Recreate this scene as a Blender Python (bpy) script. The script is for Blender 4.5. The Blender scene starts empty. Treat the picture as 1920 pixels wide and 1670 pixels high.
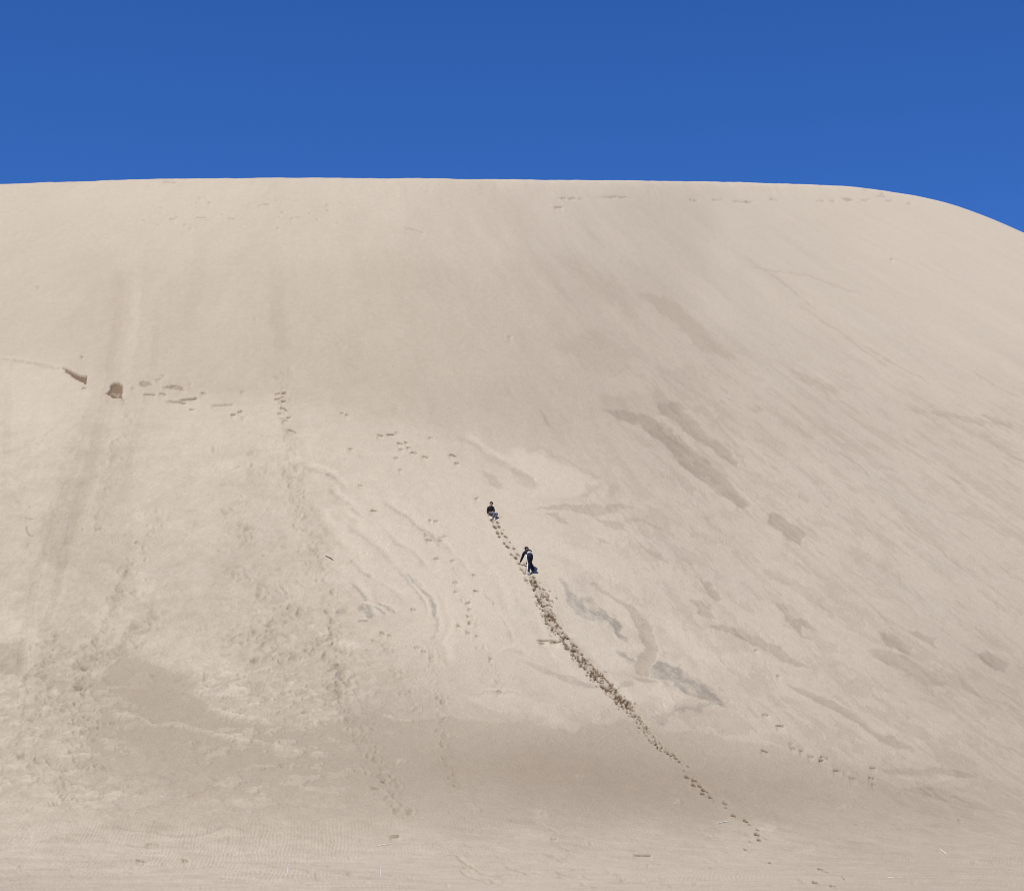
import bpy, bmesh, math, random
import numpy as np
from mathutils import Vector, Matrix

sc = bpy.context.scene
COL = sc.collection
rad = math.radians

# ------------------------------------------------------------------ camera
PITCH = 11.13            # degrees above the horizontal
FPX = 3583.0             # focal length in pixels of a 1920 px wide frame
EYE = 1.65
cam_d = bpy.data.cameras.new('camera')
cam_d.sensor_width = 36.0
cam_d.sensor_fit = 'HORIZONTAL'
cam_d.lens = FPX / 1920.0 * 36.0
cam_d.clip_start = 0.1
cam_d.clip_end = 20000.0
cam = bpy.data.objects.new('camera', cam_d)
COL.objects.link(cam)
cam.location = (0, 0, EYE)
cam.rotation_euler = (rad(90 + PITCH), 0, 0)
sc.camera = cam

# ------------------------------------------------------------------ light
SUN_EL = 61.0
SUN_DIR = Vector((-0.56, -0.74, 0)).normalized() * math.cos(rad(SUN_EL))
SUN_DIR.z = math.sin(rad(SUN_EL))          # towards the sun
world = bpy.data.worlds.new('World')
sc.world = world
world.use_nodes = True
wn = world.node_tree
wn.nodes.clear()
w_out = wn.nodes.new('ShaderNodeOutputWorld')
w_bg = wn.nodes.new('ShaderNodeBackground')
w_sky = wn.nodes.new('ShaderNodeTexSky')
w_sky.sky_type = 'NISHITA'
w_sky.sun_disc = False
w_sky.sun_elevation = rad(SUN_EL)
w_sky.sun_rotation = math.atan2(SUN_DIR.x, SUN_DIR.y)
w_sky.altitude = 1700.0
w_sky.air_density = 1.0
w_sky.dust_density = 0.0
w_sky.ozone_density = 10.0
w_bg.inputs['Strength'].default_value = 0.122
w_sat = wn.nodes.new('ShaderNodeHueSaturation')
w_sat.inputs['Saturation'].default_value = 1.165
w_sat.inputs['Hue'].default_value = .512
wn.links.new(w_sky.outputs[0], w_sat.inputs['Color'])
wn.links.new(w_sat.outputs[0], w_bg.inputs['Color'])
wn.links.new(w_bg.outputs[0], w_out.inputs['Surface'])

sun_d = bpy.data.lights.new('sun', 'SUN')
sun_d.energy = 4.75
sun_d.angle = rad(0.5)
sun_d.color = (1.0, 0.955, 0.89)
sun = bpy.data.objects.new('sun', sun_d)
COL.objects.link(sun)
sun.rotation_euler = SUN_DIR.to_track_quat('Z', 'Y').to_euler()
sun.location = (-40, -20, 90)

sc.view_settings.view_transform = 'Standard'
sc.view_settings.look = 'None'
sc.view_settings.gamma = 1.0
sc.view_settings.exposure = 0.06
sc.view_settings.use_curve_mapping = False
sc.cycles.filter_width = 1.0

# ------------------------------------------------------------------ noise
_rng = np.random.default_rng(11)
_tab = _rng.random((16, 256, 256)).astype(np.float32)

def vnoise(x, y, seed=0):
    t = _tab[seed % 16]
    x = np.asarray(x, np.float32) + 31.7 * (seed + 1)
    y = np.asarray(y, np.float32) + 17.3 * (seed + 1)
    xf = np.floor(x); yf = np.floor(y)
    xi = xf.astype(np.int32) & 255; yi = yf.astype(np.int32) & 255
    fx = x - xf; fy = y - yf
    fx = fx * fx * fx * (fx * (fx * 6 - 15) + 10)
    fy = fy * fy * fy * (fy * (fy * 6 - 15) + 10)
    x1 = (xi + 1) & 255; y1 = (yi + 1) & 255
    a = t[xi, yi]; b = t[x1, yi]; c = t[xi, y1]; d = t[x1, y1]
    return (a + (b - a) * fx + (c - a) * fy + (a - b - c + d) * fx * fy) * 2 - 1

def fbm(x, y, oct=4, seed=0, gain=0.5):
    s = 0.0; amp = 1.0; n = 0.0
    for o in range(oct):
        s = s + amp * vnoise(x * 2.03 ** o, y * 2.03 ** o, seed + o)
        n += amp; amp *= gain
    return s / n

def sst(a, b, x):
    t = np.clip((x - a) / (b - a), 0, 1)
    return t * t * (3 - 2 * t)

# ------------------------------------------------------------------ the dune as a height field
def theta_of(x):                       # compass turn of the fall line, bends right towards the right flank
    t = 14.0 + 1.0 * x
    lo, hi = -7.0, 31.5
    m_, h_ = (lo + hi) / 2, (hi - lo) / 2
    return np.radians(m_ + h_ * np.tanh((t - m_) / h_))

_xs = np.linspace(-400, 400, 4001)
_tan = np.tan(theta_of(_xs))
_yc = np.concatenate([[0], np.cumsum((_tan[1:] + _tan[:-1]) / 2 * (_xs[1] - _xs[0]))])
_yc -= np.interp(0, _xs, _yc)
SL, S0, W0 = 0.64, 66.0, 4.0

def softplus(a):
    return np.where(a > 30, a, np.log1p(np.exp(np.minimum(a, 30))))

def s_of(x, y):
    return S0 + (y - np.interp(x, _xs, _yc) - S0) * np.cos(theta_of(x))

def base_z(x, y, T):
    s = s_of(x, y)
    P = SL * W0 * softplus((s - S0) / W0)
    k = 1.6
    Tb = T - 0.10 * 6 * softplus((s - (S0 + T / SL) - 4) / 6)
    return np.minimum(P, Tb) - k * np.log1p(np.exp(-np.abs(P - Tb) / k))

CP, SP = math.cos(rad(PITCH)), math.sin(rad(PITCH))

def pix_to_uw(px, py):
    yc = (835.0 - py) / FPX
    den = CP - yc * SP
    return (px - 960.0) / FPX / den, (SP + yc * CP) / den

def project(x, y, z):
    z = z - EYE
    f = y * CP + z * SP
    return 960 + FPX * x / f, 835 - FPX * (z * CP - y * SP) / f

# skyline read as bearings and heights of the crest
SKY = np.array([(-1400, 470), (-600, 380), (-200, 350), (0, 345), (160, 340), (300, 336), (450, 333.5), (600, 333), (760, 334.5),
                (900, 336.5), (1100, 338), (1300, 340), (1420, 343), (1500, 345.5), (1560, 347.5), (1620, 352), (1680, 361),
                (1740, 371), (1790, 384), (1850, 406), (1920, 438), (2000, 476), (2200, 585), (3000, 1050), (4600, 1300)], float)
su, sw = pix_to_uw(SKY[:, 0], SKY[:, 1])
uk = np.linspace(-1.0, 1.0, 321)
wt = np.interp(uk, su, sw)
ker = np.exp(-0.5 * (np.arange(-6, 7) / 1.2) ** 2); ker /= ker.sum()
wt = np.convolve(np.pad(wt, 6, mode='edge'), ker, 'valid')
dd = np.linspace(30, 420, 500)
lo = np.full(uk.shape, 3.0); hi = np.full(uk.shape, 130.0)
X_ = uk[:, None] * dd[None, :]; Y_ = np.broadcast_to(dd[None, :], X_.shape)
for _ in range(26):
    mid = (lo + hi) / 2
    wmax = ((base_z(X_, Y_, mid[:, None]) - EYE) / dd).max(axis=1)
    up = wmax < wt
    lo = np.where(up, mid, lo); hi = np.where(up, hi, mid)
T_u = (lo + hi) / 2

def T_of(x, y):
    return np.interp(x / np.maximum(y, 1.0), uk, T_u)

STEP = 1.62
uf = np.arange(-0.292, 0.2921, STEP / FPX)
uc = 0.292 + np.cumsum(np.linspace(0.002, 0.045, 28))
ug = np.concatenate([-uc[::-1], uf, uc])
NC = len(ug)
W_BOT = pix_to_uw(960, 1725)[1]
NR = 870
near = np.array([3, 6, 10, 15, 20, 25, 30, 35, 39.0])
back = np.array([1, 2, 3.5, 5, 7, 10, 14, 19, 26, 35, 50, 75.0])
Tg = np.interp(ug, uk, T_u)
dp = np.linspace(36, 420, 2600)
D = np.zeros((NR, NC)); WC = np.zeros(NC)
for j in range(NC):
    z_ = base_z(ug[j] * dp, dp, Tg[j])
    w_ = (z_ - EYE) / dp
    i = int(w_.argmax()); WC[j] = w_[i]
    ws = np.maximum.accumulate(w_[:i + 1]) + np.arange(i + 1) * 1e-10
    tt = np.linspace(0, 1, NR)
    D[:, j] = np.interp(W_BOT + (WC[j] - W_BOT) * tt, ws, dp[:i + 1])
DN = np.concatenate([np.minimum(near[:, None], D[0:1] * (near[:, None] / 41.0)), D, D[-1:] + back[:, None]], 0)
R0 = len(near)
X = ug[None, :] * DN
Y = DN.copy()
Z = base_z(X, Y, Tg[None, :])
PX, PY = project(X, Y, Z)
PXf = PX.astype(np.float32); PYf = PY.astype(np.float32)
S = s_of(X, Y)
TH = theta_of(X)

# flow coordinate: constant along each fall line
cg = np.linspace(-260, 260, 521)
yl = np.arange(-60, 520, 2.0)
iref = int((100 - yl[0]) / 2)
tab = np.zeros((len(yl), len(_xs[::8])))
xq = _xs[::8]
for sgn in (1, -1):
    xx = cg.copy(); i = iref
    while 0 <= i < len(yl):
        tab[i] = np.interp(xq, xx, cg)
        xx = xx - sgn * 2.0 * np.tan(theta_of(xx)); i += sgn
fi = np.clip((Y - yl[0]) / 2.0, 0, len(yl) - 1.001); fj = np.clip((X - xq[0]) / (xq[1] - xq[0]), 0, len(xq) - 1.001)
i0 = fi.astype(int); j0 = fj.astype(int); fi -= i0; fj -= j0
C = (tab[i0, j0] * (1 - fi) * (1 - fj) + tab[i0 + 1, j0] * fi * (1 - fj) + tab[i0, j0 + 1] * (1 - fi) * fj + tab[i0 + 1, j0 + 1] * fi * fj)
C = C.astype(np.float32); Sf = S.astype(np.float32); Xf = X.astype(np.float32); Yf = Y.astype(np.float32)

shape = X.shape
H = np.zeros(shape, np.float32)        # relief in metres along the surface normal
damp = np.zeros(shape, np.float32)     # sand moisture plus painted shade of cuts and prints: 0 pale .. 1 dark
grey = np.zeros(shape, np.float32)     # share of grey heavy-mineral grains
fill = np.zeros(shape, np.float32)     # extra dry pale dust

# ---- window helpers on the fine grid
def window(x0, y0, x1, y1, pad=10):
    us = [pix_to_uw(a, b)[0] for a in (x0 - pad, x1 + pad) for b in (y0, y1)]
    ja = max(0, int(np.searchsorted(ug, min(us)))); jb = min(NC, int(np.searchsorted(ug, max(us))) + 1)
    if jb - ja < 2: jb = min(NC, ja + 2)
    wa = pix_to_uw(960, y1 + pad)[1]; wb = pix_to_uw(960, y0 - pad)[1]
    wc = WC[ja:jb]
    ra = int(((wa - W_BOT) / (wc.max() - W_BOT)) * (NR - 1)) - 1
    rb = int(((wb - W_BOT) / (wc.min() - W_BOT)) * (NR - 1)) + 2
    ra = min(max(ra, 0), NR - 2); rb = min(max(rb, ra + 2), NR)
    return (slice(R0 + ra, R0 + rb), slice(ja, jb))

STX = .6 * fbm(C * 2.0, Sf * 0.6, 5, 6, .65) + .4 * fbm(C * 7.0, Sf * 4.0, 3, 2, .65)
# ragged-edge warps shared by every painted outline (in metres on the sand)
WA1 = fbm(C * 1.3, Sf * 0.8, 3, 3) + .55 * fbm(C * 5, Sf * 3.0, 3, 4, .7)
WA2 = fbm(C * 1.3, Sf * 0.8, 3, 8) + .55 * fbm(C * 5, Sf * 3.0, 3, 9, .7)

def poly_sd(win, pts, warp):
    px = PXf[win] + warp * WA1[win] * 2; py = PYf[win] + warp * WA2[win] * 2
    pts = np.asarray(pts, np.float32)
    d = np.full(px.shape, 1e9, np.float32); inside = np.zeros(px.shape, bool)
    n = len(pts)
    for i in range(n):
        ax, ay = pts[i]; bx, by = pts[(i + 1) % n]
        ex, ey = bx - ax, by - ay
        t = np.clip(((px - ax) * ex + (py - ay) * ey) / (ex * ex + ey * ey + 1e-6), 0, 1)
        d = np.minimum(d, (px - ax - t * ex) ** 2 + (py - ay - t * ey) ** 2)
        cond = ((ay > py) != (by > py)) & (px < (bx - ax) * (py - ay) / (by - ay + 1e-9) + ax)
        inside ^= cond
    d = np.sqrt(d)
    return np.where(inside, -d, d)

def patch(pts, soft=4, warp=5, **eff):
    a = np.asarray(pts, float)
    win = window(a[:, 0].min(), a[:, 1].min(), a[:, 0].max(), a[:, 1].max(), pad=soft * 2 + warp * 3)
    k_ = (.5, .7) if soft >= 7 else (.35, .4)
    m = 1 - sst(-soft * k_[0], soft * k_[1], poly_sd(win, pts, warp if soft >= 7 else warp * .75))
    if 'H' in eff and abs(eff['H']) < .15:
        sd = poly_sd(win, pts, warp * .5)
        H[win] += eff['H'] * .55 * (1 - sst(-soft * 2.2 - 2, soft * 1.2 + 1, sd)); eff = {k: v for k, v in eff.items() if k != 'H'}
    if eff.get('grey', 0) >= .2: m = m * np.clip(.80 + 1.5 * STX[win], .15, 1.3)
    if 1000 < a[:, 0].min() and soft < 7 and eff.get('damp', 0) > 0: m = m * (1.15 + .2 * STX[win])
    elif warp >= 3 and soft < 12: m = m * np.clip(.97 + .3 * STX[win], .4, 1.15)
    apply(win, m, eff)

def apply(win, m, eff):
    if 'damp' in eff: damp[win] += eff['damp'] * m * (1.12 if abs(eff['damp']) < .25 else 1)
    if 'grey' in eff: grey[win] += eff['grey'] * m
    if 'fill' in eff: fill[win] += eff['fill'] * m
    if 'H' in eff: H[win] += eff['H'] * m

def line_sd(win, pts, warp):
    px = PXf[win] + warp * WA1[win] * 2; py = PYf[win] + warp * WA2[win] * 2
    best = np.full(px.shape, 1e9, np.float32); along = np.zeros(px.shape, np.float32); side = np.zeros(px.shape, np.float32)
    n = len(pts) - 1
    for i in range(n):
        ax, ay = pts[i]; bx, by = pts[i + 1]
        ex, ey = bx - ax, by - ay; L2 = ex * ex + ey * ey + 1e-6
        t = np.clip(((px - ax) * ex + (py - ay) * ey) / L2, 0, 1)
        d = (px - ax - t * ex) ** 2 + (py - ay - t * ey) ** 2
        b = d < best
        best = np.where(b, d, best); along = np.where(b, (i + t) / n, along)
        side = np.where(b, (ex * (py - ay) - ey * (px - ax)) / math.sqrt(L2), side)
    return np.sqrt(best), along, side

def stroke(pts, w, warp=3, taper=0.15, **eff):
    a = np.asarray(pts, float)
    win = window(a[:, 0].min(), a[:, 1].min(), a[:, 0].max(), a[:, 1].max(), pad=w * 2 + warp * 3)
    d, t, _ = line_sd(win, pts, warp)
    m = np.exp(-(d / w) ** 2 * 1.6)
    if taper: m = m * sst(0, taper, t) * sst(0, taper, 1 - t)
    if eff.get('grey', 0) >= .2: m = m * np.clip(.85 + 1.9 * STX[win], .1, 1.35)
    elif w >= 3: m = m * np.clip(.95 + .9 * STX[win], .3, 1.2)
    apply(win, m, eff)

def lip(x0, y0, x1, y1, bow=1.5, th=1.2, dk=0.8, drop=0.07, fall=10):
    """a small broken edge: sand slid away below the line, cut face darkened by painted shade and moisture"""
    if abs(x1 - x0) < 9 and y0 > 640:
        e_ = rnd.uniform(.6, 2.2); x0 -= e_; x1 += e_; bow = bow + rnd.uniform(.2, .9); th *= .8; dk *= rnd.uniform(.55, .9); y1 += rnd.uniform(-.6, .9)
    mx, my = (x0 + x1) / 2, (y0 + y1) / 2 - bow
    pts = [(x0, y0), ((x0 + mx) / 2, (y0 + my) / 2 - bow * 0.3), (mx, my), ((x1 + mx) / 2, (y1 + my) / 2 - bow * 0.3), (x1, y1)]
    win = window(min(x0, x1), min(y0, y1) - bow, max(x0, x1), max(y0, y1), pad=fall + 6)
    d, t, side = line_sd(win, pts, 0.5)
    end = sst(-0.02, 0.12, t) * sst(-0.02, 0.12, 1 - t)
    sd = side if x1 > x0 else -side
    xin = sst(-2.5, 0.5, PXf[win] - min(x0, x1)) * sst(-2.5, 0.5, max(x0, x1) - PXf[win])
    face = np.exp(-((sd - th * 0.4) / th) ** 2) * (d < th * 3) * (0.35 + 0.65 * end)
    damp[win] = np.maximum(damp[win], dk * face)  # shade of the cut face and moist sand, both painted into the tone
    below = np.where(sd > 0, np.exp(-(sd / fall)), 0) * xin
    H[win] -= drop * below * (0.3 + 0.7 * end)

def dig(px, py, a, b, ang, depth, dk, spoil=0.5):
    r = max(a, b) * 3 + 4
    win = window(px - r, py - r, px + r, py + r, pad=0)
    dx = PXf[win] - px; dy = PYf[win] - py
    ca, sa = math.cos(ang), math.sin(ang)
    q = np.sqrt(((dx * ca + dy * sa) / a) ** 2 + ((-dx * sa + dy * ca) / b) ** 2) * (1 + 0.35 * WA1[win])
    g = 1 - sst(0.55, 1.15, q)
    H[win] -= depth * g
    damp[win] = np.maximum(damp[win], dk * g)  # shade inside the print painted in together with moist sand
    # pushed-up rim on the downhill side
    q2 = ((dx + 0.1 * b) / (a * 1.2)) ** 2 + ((dy - b * 1.5) / (b * 0.9)) ** 2
    H[win] += depth * spoil * np.exp(-q2 * 1.3)

def soft_dig(px, py, a, b, ang, depth, dk):
    r = max(a, b) * 3 + 6
    win = window(px - r, py - r, px + r, py + r, pad=0)
    dx = PXf[win] - px + a * .9 * WA1[win]; dy = PYf[win] - py + b * .9 * WA2[win]
    ca, sa = math.cos(ang), math.sin(ang)
    q = np.sqrt(((dx * ca + dy * sa) / a) ** 2 + ((-dx * sa + dy * ca) / b) ** 2)
    g = 1 - sst(0.3, 1.5, q)
    depth *= .85
    H[win] -= depth * g
    damp[win] += dk * (1 - sst(.5, 1.2, q))
    H[win] += depth * .5 * np.exp(-((q - 1.5) / .45) ** 2)

rnd = random.Random(5)

# ================================================================== broad sand tones
# moisture tones, right flank painted paler to offset its slope shade (bearing / height in the 1920 frame)
CT = """0 350 .10;300 345 .08;700 345 .08;1100 348 .03;1500 355 .0;1900 445 .0;
0 430 .14;300 430 .13;600 430 .14;900 430 .12;1200 430 .09;1500 430 .03;1750 450 .0;1900 520 .0;
0 540 .16;200 560 .20;400 560 .19;600 560 .21;800 560 .21;1000 560 .18;1200 560 .17;1400 560 .05;1650 560 .03;1900 620 .02;
0 640 .19;200 650 .21;400 660 .22;600 660 .23;800 660 .22;1000 660 .20;1150 680 .19;1300 680 .15;1500 680 .08;1700 680 .05;1900 720 .06;
60 720 .13;240 700 .19;420 690 .22;700 740 .25;900 770 .25;1020 800 .24;1150 830 .17;1300 800 .15;1500 800 .12;1700 800 .10;1900 820 .10;
60 830 .12;200 820 .18;350 800 .10;500 800 .10;650 800 .09;800 850 .07;950 850 .13;1060 880 .10;1200 900 .14;1350 950 .10;1500 920 .12;1700 920 .13;1900 920 .13;
40 950 .14;150 950 .19;300 950 .13;450 950 .13;560 950 .14;700 950 .02;850 950 .02;1000 930 .03;1150 950 .05;1300 1000 .11;1450 1050 .11;1600 1000 .12;1750 1000 .13;1900 1000 .14;
40 1060 .19;150 1060 .22;300 1060 .18;450 1060 .18;560 1060 .14;700 1060 .02;850 1060 .01;1000 1060 .0;1150 1060 .04;1300 1080 .09;1450 1100 .13;1600 1100 .17;1750 1100 .14;1900 1100 .15;
40 1170 .14;150 1170 .20;300 1160 .18;450 1170 .22;600 1170 .20;720 1170 .12;850 1170 .02;1000 1170 .01;1100 1220 .0;1280 1200 .06;1400 1180 .10;1550 1200 .14;1700 1200 .18;1900 1180 .20;
30 1260 .28;150 1280 .27;260 1300 .36;350 1220 .16;420 1290 .25;560 1280 .27;700 1270 .20;850 1280 .13;960 1250 .09;1100 1300 .08;1250 1290 .08;1400 1280 .13;1550 1280 .17;1700 1300 .23;1900 1280 .27;
30 1360 .22;120 1360 .27;260 1370 .40;400 1370 .38;560 1370 .36;700 1370 .37;850 1360 .33;1000 1330 .20;1150 1370 .33;1300 1370 .28;1420 1370 .17;1550 1380 .20;1700 1390 .23;1900 1380 .27;
30 1440 .22;120 1440 .26;260 1440 .36;400 1450 .40;560 1440 .38;700 1450 .38;850 1450 .43;1000 1430 .44;1150 1430 .44;1300 1430 .42;1450 1440 .36;1600 1460 .33;1750 1470 .30;1900 1460 .28;
30 1530 .19;120 1520 .19;260 1510 .26;400 1520 .30;560 1520 .30;700 1520 .31;850 1520 .32;1000 1510 .41;1150 1510 .43;1300 1510 .43;1450 1500 .41;1600 1520 .38;1750 1530 .36;1900 1530 .33;
30 1600 .14;200 1600 .16;400 1600 .17;600 1600 .18;800 1600 .20;1000 1590 .22;1200 1590 .24;1400 1600 .21;1600 1590 .30;1750 1600 .29;1900 1600 .29;
30 1665 .18;200 1660 .16;400 1660 .14;600 1660 .13;800 1660 .12;1000 1660 .12;1200 1660 .13;1400 1660 .15;1600 1660 .20;1800 1660 .22;1900 1660 .23"""
ct = np.array([[float(v) for v in p.split()] for p in CT.replace('\n', '').split(';')])
for r_ in ct:
    if r_[0] > 1350 and 850 < r_[1] < 1350: r_[2] = max(0, r_[2] - .045)
    if r_[1] > 1570: r_[2] = max(0, r_[2] - .05)
    if 1330 < r_[1] < 1400 and r_[0] > 180: r_[2] -= .07
    if 1400 < r_[1] < 1470 and r_[0] > 180: r_[2] -= .05
gx = np.linspace(-100, 2020, 90); gy = np.linspace(300, 1760, 70)
GX, GY = np.meshgrid(gx, gy)
num = np.zeros_like(GX); den = np.zeros_like(GX)
for a, b, v in ct:
    wgt = np.exp(-(((GX - a) / 85) ** 2 + ((GY - b) / 50) ** 2)) + 1e-9
    num += wgt * v; den += wgt
tone = num / den
wx = PXf + 26 * fbm(C * 0.25, Sf * 0.12, 4, 1); wy = PYf + 16 * fbm(C * 0.25, Sf * 0.12, 4, 6)
fx = np.clip((wx - gx[0]) / (gx[1] - gx[0]), 0, 88.99); fy = np.clip((wy - gy[0]) / (gy[1] - gy[0]), 0, 68.99)
ix = fx.astype(int); iy = fy.astype(int); fx -= ix; fy -= iy
damp += (tone[iy, ix] * (1 - fx) * (1 - fy) + tone[iy, ix + 1] * fx * (1 - fy) + tone[iy + 1, ix] * (1 - fx) * fy + tone[iy + 1, ix + 1] * fx * fy).astype(np.float32)  # moisture tones with the right flank's painted paling
BASE = damp.copy()

# ================================================================== textures of the whole slope
gate_r = sst(980, 1300, PXf + 0.25 * (PYf - 800)) * (1 - sst(1470, 1600, PYf)) * sst(520, 760, PYf - .12 * (PXf - 1200))   # right flank
gate_top = (1 - sst(500, 900, PYf))
gate_l = (1 - sst(560, 760, PXf)) * sst(700, 860, PYf)
gate_bot = sst(1490, 1590, PYf)
smooth_zone = sst(0.33, 0.42, BASE)
detail = 1 - 0.85 * smooth_zone

TOE = [(195,1265),(240,1227),(270,1230),(300,1245),(350,1260),(356,1273),(375,1281),(365,1300),(385,1318),(396,1340),(440,1352),(520,1364),(600,1372),(660,1347),(700,1340),(760,1354),(830,1347),(870,1354),(930,1357),(985,1354),(1030,1370),(1080,1374),(1110,1354),(1200,1352),(1240,1370),(1330,1368),(1400,1387),(1460,1400),(1530,1420),(1560,1440),(1620,1457),(1700,1472),(1800,1502),(1930,1525),(1930,1640),(60,1640),(110,1470),(180,1440),(165,1385),(190,1340),(175,1300)]
toe = np.zeros(shape, np.float32)
_w = window(60, 1220, 1930, 1640, 10)
toe[_w] = 1 - sst(-3.0, 2.5, poly_sd(_w, TOE, 4))
toe *= (1 - sst(1430, 1570, PYf + 60 * (1 - sst(200, 700, PXf)) + 10 * WA1)) * (1 - .55 * sst(1350, 1800, PXf))
detail = detail * (1 - .88 * toe)
damp += .105 * toe
H -= .02 * toe
wob = fbm(C * 0.35, Sf * 0.1, 3, 12)
st1 = fbm(C * 0.8 + wob * 1.6, Sf * 0.16, 5, 2, 0.55)      # long avalanche streaks
st2 = fbm(C * 2.2 + wob * 2.4, Sf * 0.62, 5, 5, 0.66)       # scaly flow texture
st3 = fbm(C * 7.0, Sf * 2.0, 4, 9, 0.65)
blotch = fbm(Xf * 0.9, Sf * 0.9, 5, 7, 0.55)
fine = fbm(Xf * 5.0, Sf * 4.0, 4, 10, 0.7)

damp += detail * (0.026 * st1 + 0.012 * st2)
# crisp scaly patches on the right flank
scale_m = sst(0.09, 0.16, st2 * 0.75 + st1 * 0.5 + .35 * blotch) * gate_r * detail
damp += 0.075 * scale_m
H -= 0.012 * scale_m
H += gate_r * (0.007 * st2 + 0.002 * st3) * detail
H += 0.004 * st1 + 0.003 * fine
# trampled lower left: pale flakes and darker hollows, flattened sideways
fl = fbm(Xf * 1.3, Sf * 2.2, 5, 13, 0.6)
flk = sst(0.10, 0.22, fl + 0.25 * blotch) * gate_l * sst(1150, 1300, PYf) * (1 - sst(1480, 1560, PYf)) * (1 - sst(200, 330, PXf) * sst(1225, 1260, PYf) * (1 - sst(300, 420, PXf)))
damp -= 0.13 * flk
H += 0.03 * flk
H += gate_l * detail * (0.022 * fl + 0.016 * blotch + 0.012 * fine)
damp += gate_l * detail * (0.085 * blotch + 0.05 * fl + .03 * fine)
fl2 = fbm(Xf * 3.2, Sf * 3.6, 4, 1, .6); fl3 = fbm(Xf * 2.0 + .5 * fl2, Sf * 1.7, 4, 9, .6)
gl2 = (1 - sst(620, 900, PXf + 60 * blotch)) * (.25 + .75 * sst(1020, 1280, PYf - 60 * blotch)) * sst(740, 900, PYf) * (1 - sst(1470, 1560, PYf)) * detail * (1 - .6 * np.exp(-((PXf - 350) / 80) ** 2 - ((PYf - 1215) / 35) ** 2))
c1 = sst(.10, .17, fl2 + .3 * fl3); c2 = sst(.12, .18, -fl2 + .35 * blotch); c3 = sst(.13, .19, fl3)
damp += gl2 * (.05 * c1 - .045 * c2 + .035 * c3)
H += gl2 * (-.010 * c1 + .007 * c2 - .007 * c3)
damp += .5 * detail * sst(350, 500, PYf) * (.03 * sst(.12, .2, fbm(C * 1.4, Sf * .5, 5, 11, .62)) - .03 * sst(.14, .22, fbm(C * 1.1, Sf * .4, 5, 12, .62)))
u1 = fbm(C * 3.0 + .8 * wob, Sf * 1.1, 5, 0, .66); u2 = fbm(Xf * 1.7, Sf * 1.5, 5, 5, .66)
lowf = .30 + .70 * sst(650, 1000, PYf)
damp += detail * lowf * (.018 * sst(.10, .17, u1) - .014 * sst(.12, .19, -u1) + .010 * sst(.12, .2, u2) - .010 * sst(.12, .2, -u2))
H += detail * lowf * (.003 * u1 + .003 * u2)
# grey mineral wash
gm = sst(0.1, 0.5, fbm(C * 0.5, Sf * 0.25, 5, 4)) * sst(850, 1000, PYf) * (1 - sst(1300, 1400, PYf))
grey += 0.10 * gm
# foreground: low wind ripples and thin streaks running nearly level
rp = fbm(Xf * 0.95 + 0.6 * blotch, (Yf + 0.22 * Xf) * 1.6, 5, 14, 0.62)
rg = np.sin((Yf + 0.16 * Xf) * 6.0 + 5.0 * fbm(Xf * 0.4, Yf * 0.4, 3, 15)) * (0.5 + 0.5 * vnoise(Xf * 0.3, Yf * 0.3, 3))
H += gate_bot * (0.025 * rp + 0.006 * rg)
damp += gate_bot * (0.07 * sst(0.12, 0.4, rp) - 0.04 * sst(0.1, 0.4, -rp))
rip = np.sin(2 * np.pi * (Xf + .10 * Yf + .10 * fbm(Xf * 1.5, Yf * .6, 3, 2)) / .115) * sst(-.1, .35, fbm(Xf * .35, Yf * .5, 3, 5) + .35 * (1 - sst(200, 700, PXf)))
H += (sst(1515, 1560, PYf) * .0045 * rip).astype(np.float32)
H += (.07 * fbm(Xf * .45, Yf * .08, 4, 3, .6) * (1 - sst(340, 400, PYf))).astype(np.float32)
# big soft undulation of the face
H += (0.20 * fbm(C * 0.10, Sf * 0.05, 3, 0)).astype(np.float32) * sst(330, 450, PYf)

# ================================================================== slide scars, flow tongues, stains and a painted shadow edge
scar = dict(damp=.15, H=-.05)
faint = dict(damp=.09, H=-.03)
P = patch
P([(1133,766),(1211,776),(1262,803),(1312,849),(1362,891),(1410,944),(1385,947),(1352,922),(1299,884),(1274,859),(1249,831),(1199,796),(1161,788)], 5, 4, damp=.17, H=-.07)
P([(1234,751),(1272,756),(1312,798),(1352,831),(1387,866),(1382,869),(1347,849),(1307,819),(1274,798),(1237,776)], 5, 4, damp=.14, H=-.06)
P([(1120,745),(1230,735),(1280,765),(1230,778),(1150,768)], 12, 6, damp=.06)
P([(1190,545),(1255,560),(1300,598),(1345,640),(1378,674),(1330,668),(1290,632),(1240,590)], 8, 5, **faint)
P([(1060,490),(1150,530),(1200,570),(1180,590),(1110,545)], 16, 8, damp=.05)
P([(1040,640),(1120,620),(1185,660),(1180,700),(1110,700)], 18, 8, damp=.06)
P([(1240,690),(1300,690),(1335,740),(1270,720)], 10, 6, damp=.06)
P([(1008,766),(1025,783),(1042,809),(1020,793)], 4, 3, damp=.10)
P([(990,956),(1060,946),(1161,946),(1191,954),(1110,968),(1060,959)], 3, 4, damp=.12, grey=.12, H=-.05)
P([(1023,964),(1045,964),(1068,982),(1050,982)], 3, 3, damp=.14, H=-.05)
P([(1108,967),(1161,982),(1174,997),(1151,992),(1121,977)], 3, 4, damp=.12, H=-.05)
P([(1166,972),(1206,972),(1244,995),(1224,990),(1201,979),(1166,984)], 3, 4, damp=.10, H=-.05)
P([(1113,1007),(1131,1010),(1146,1022),(1126,1017)], 3, 3, damp=.13, H=-.05)
P([(1189,1010),(1211,1030),(1242,1040),(1257,1055),(1221,1042),(1201,1029)], 3, 3, damp=.13, grey=.1, H=-.05)
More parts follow.
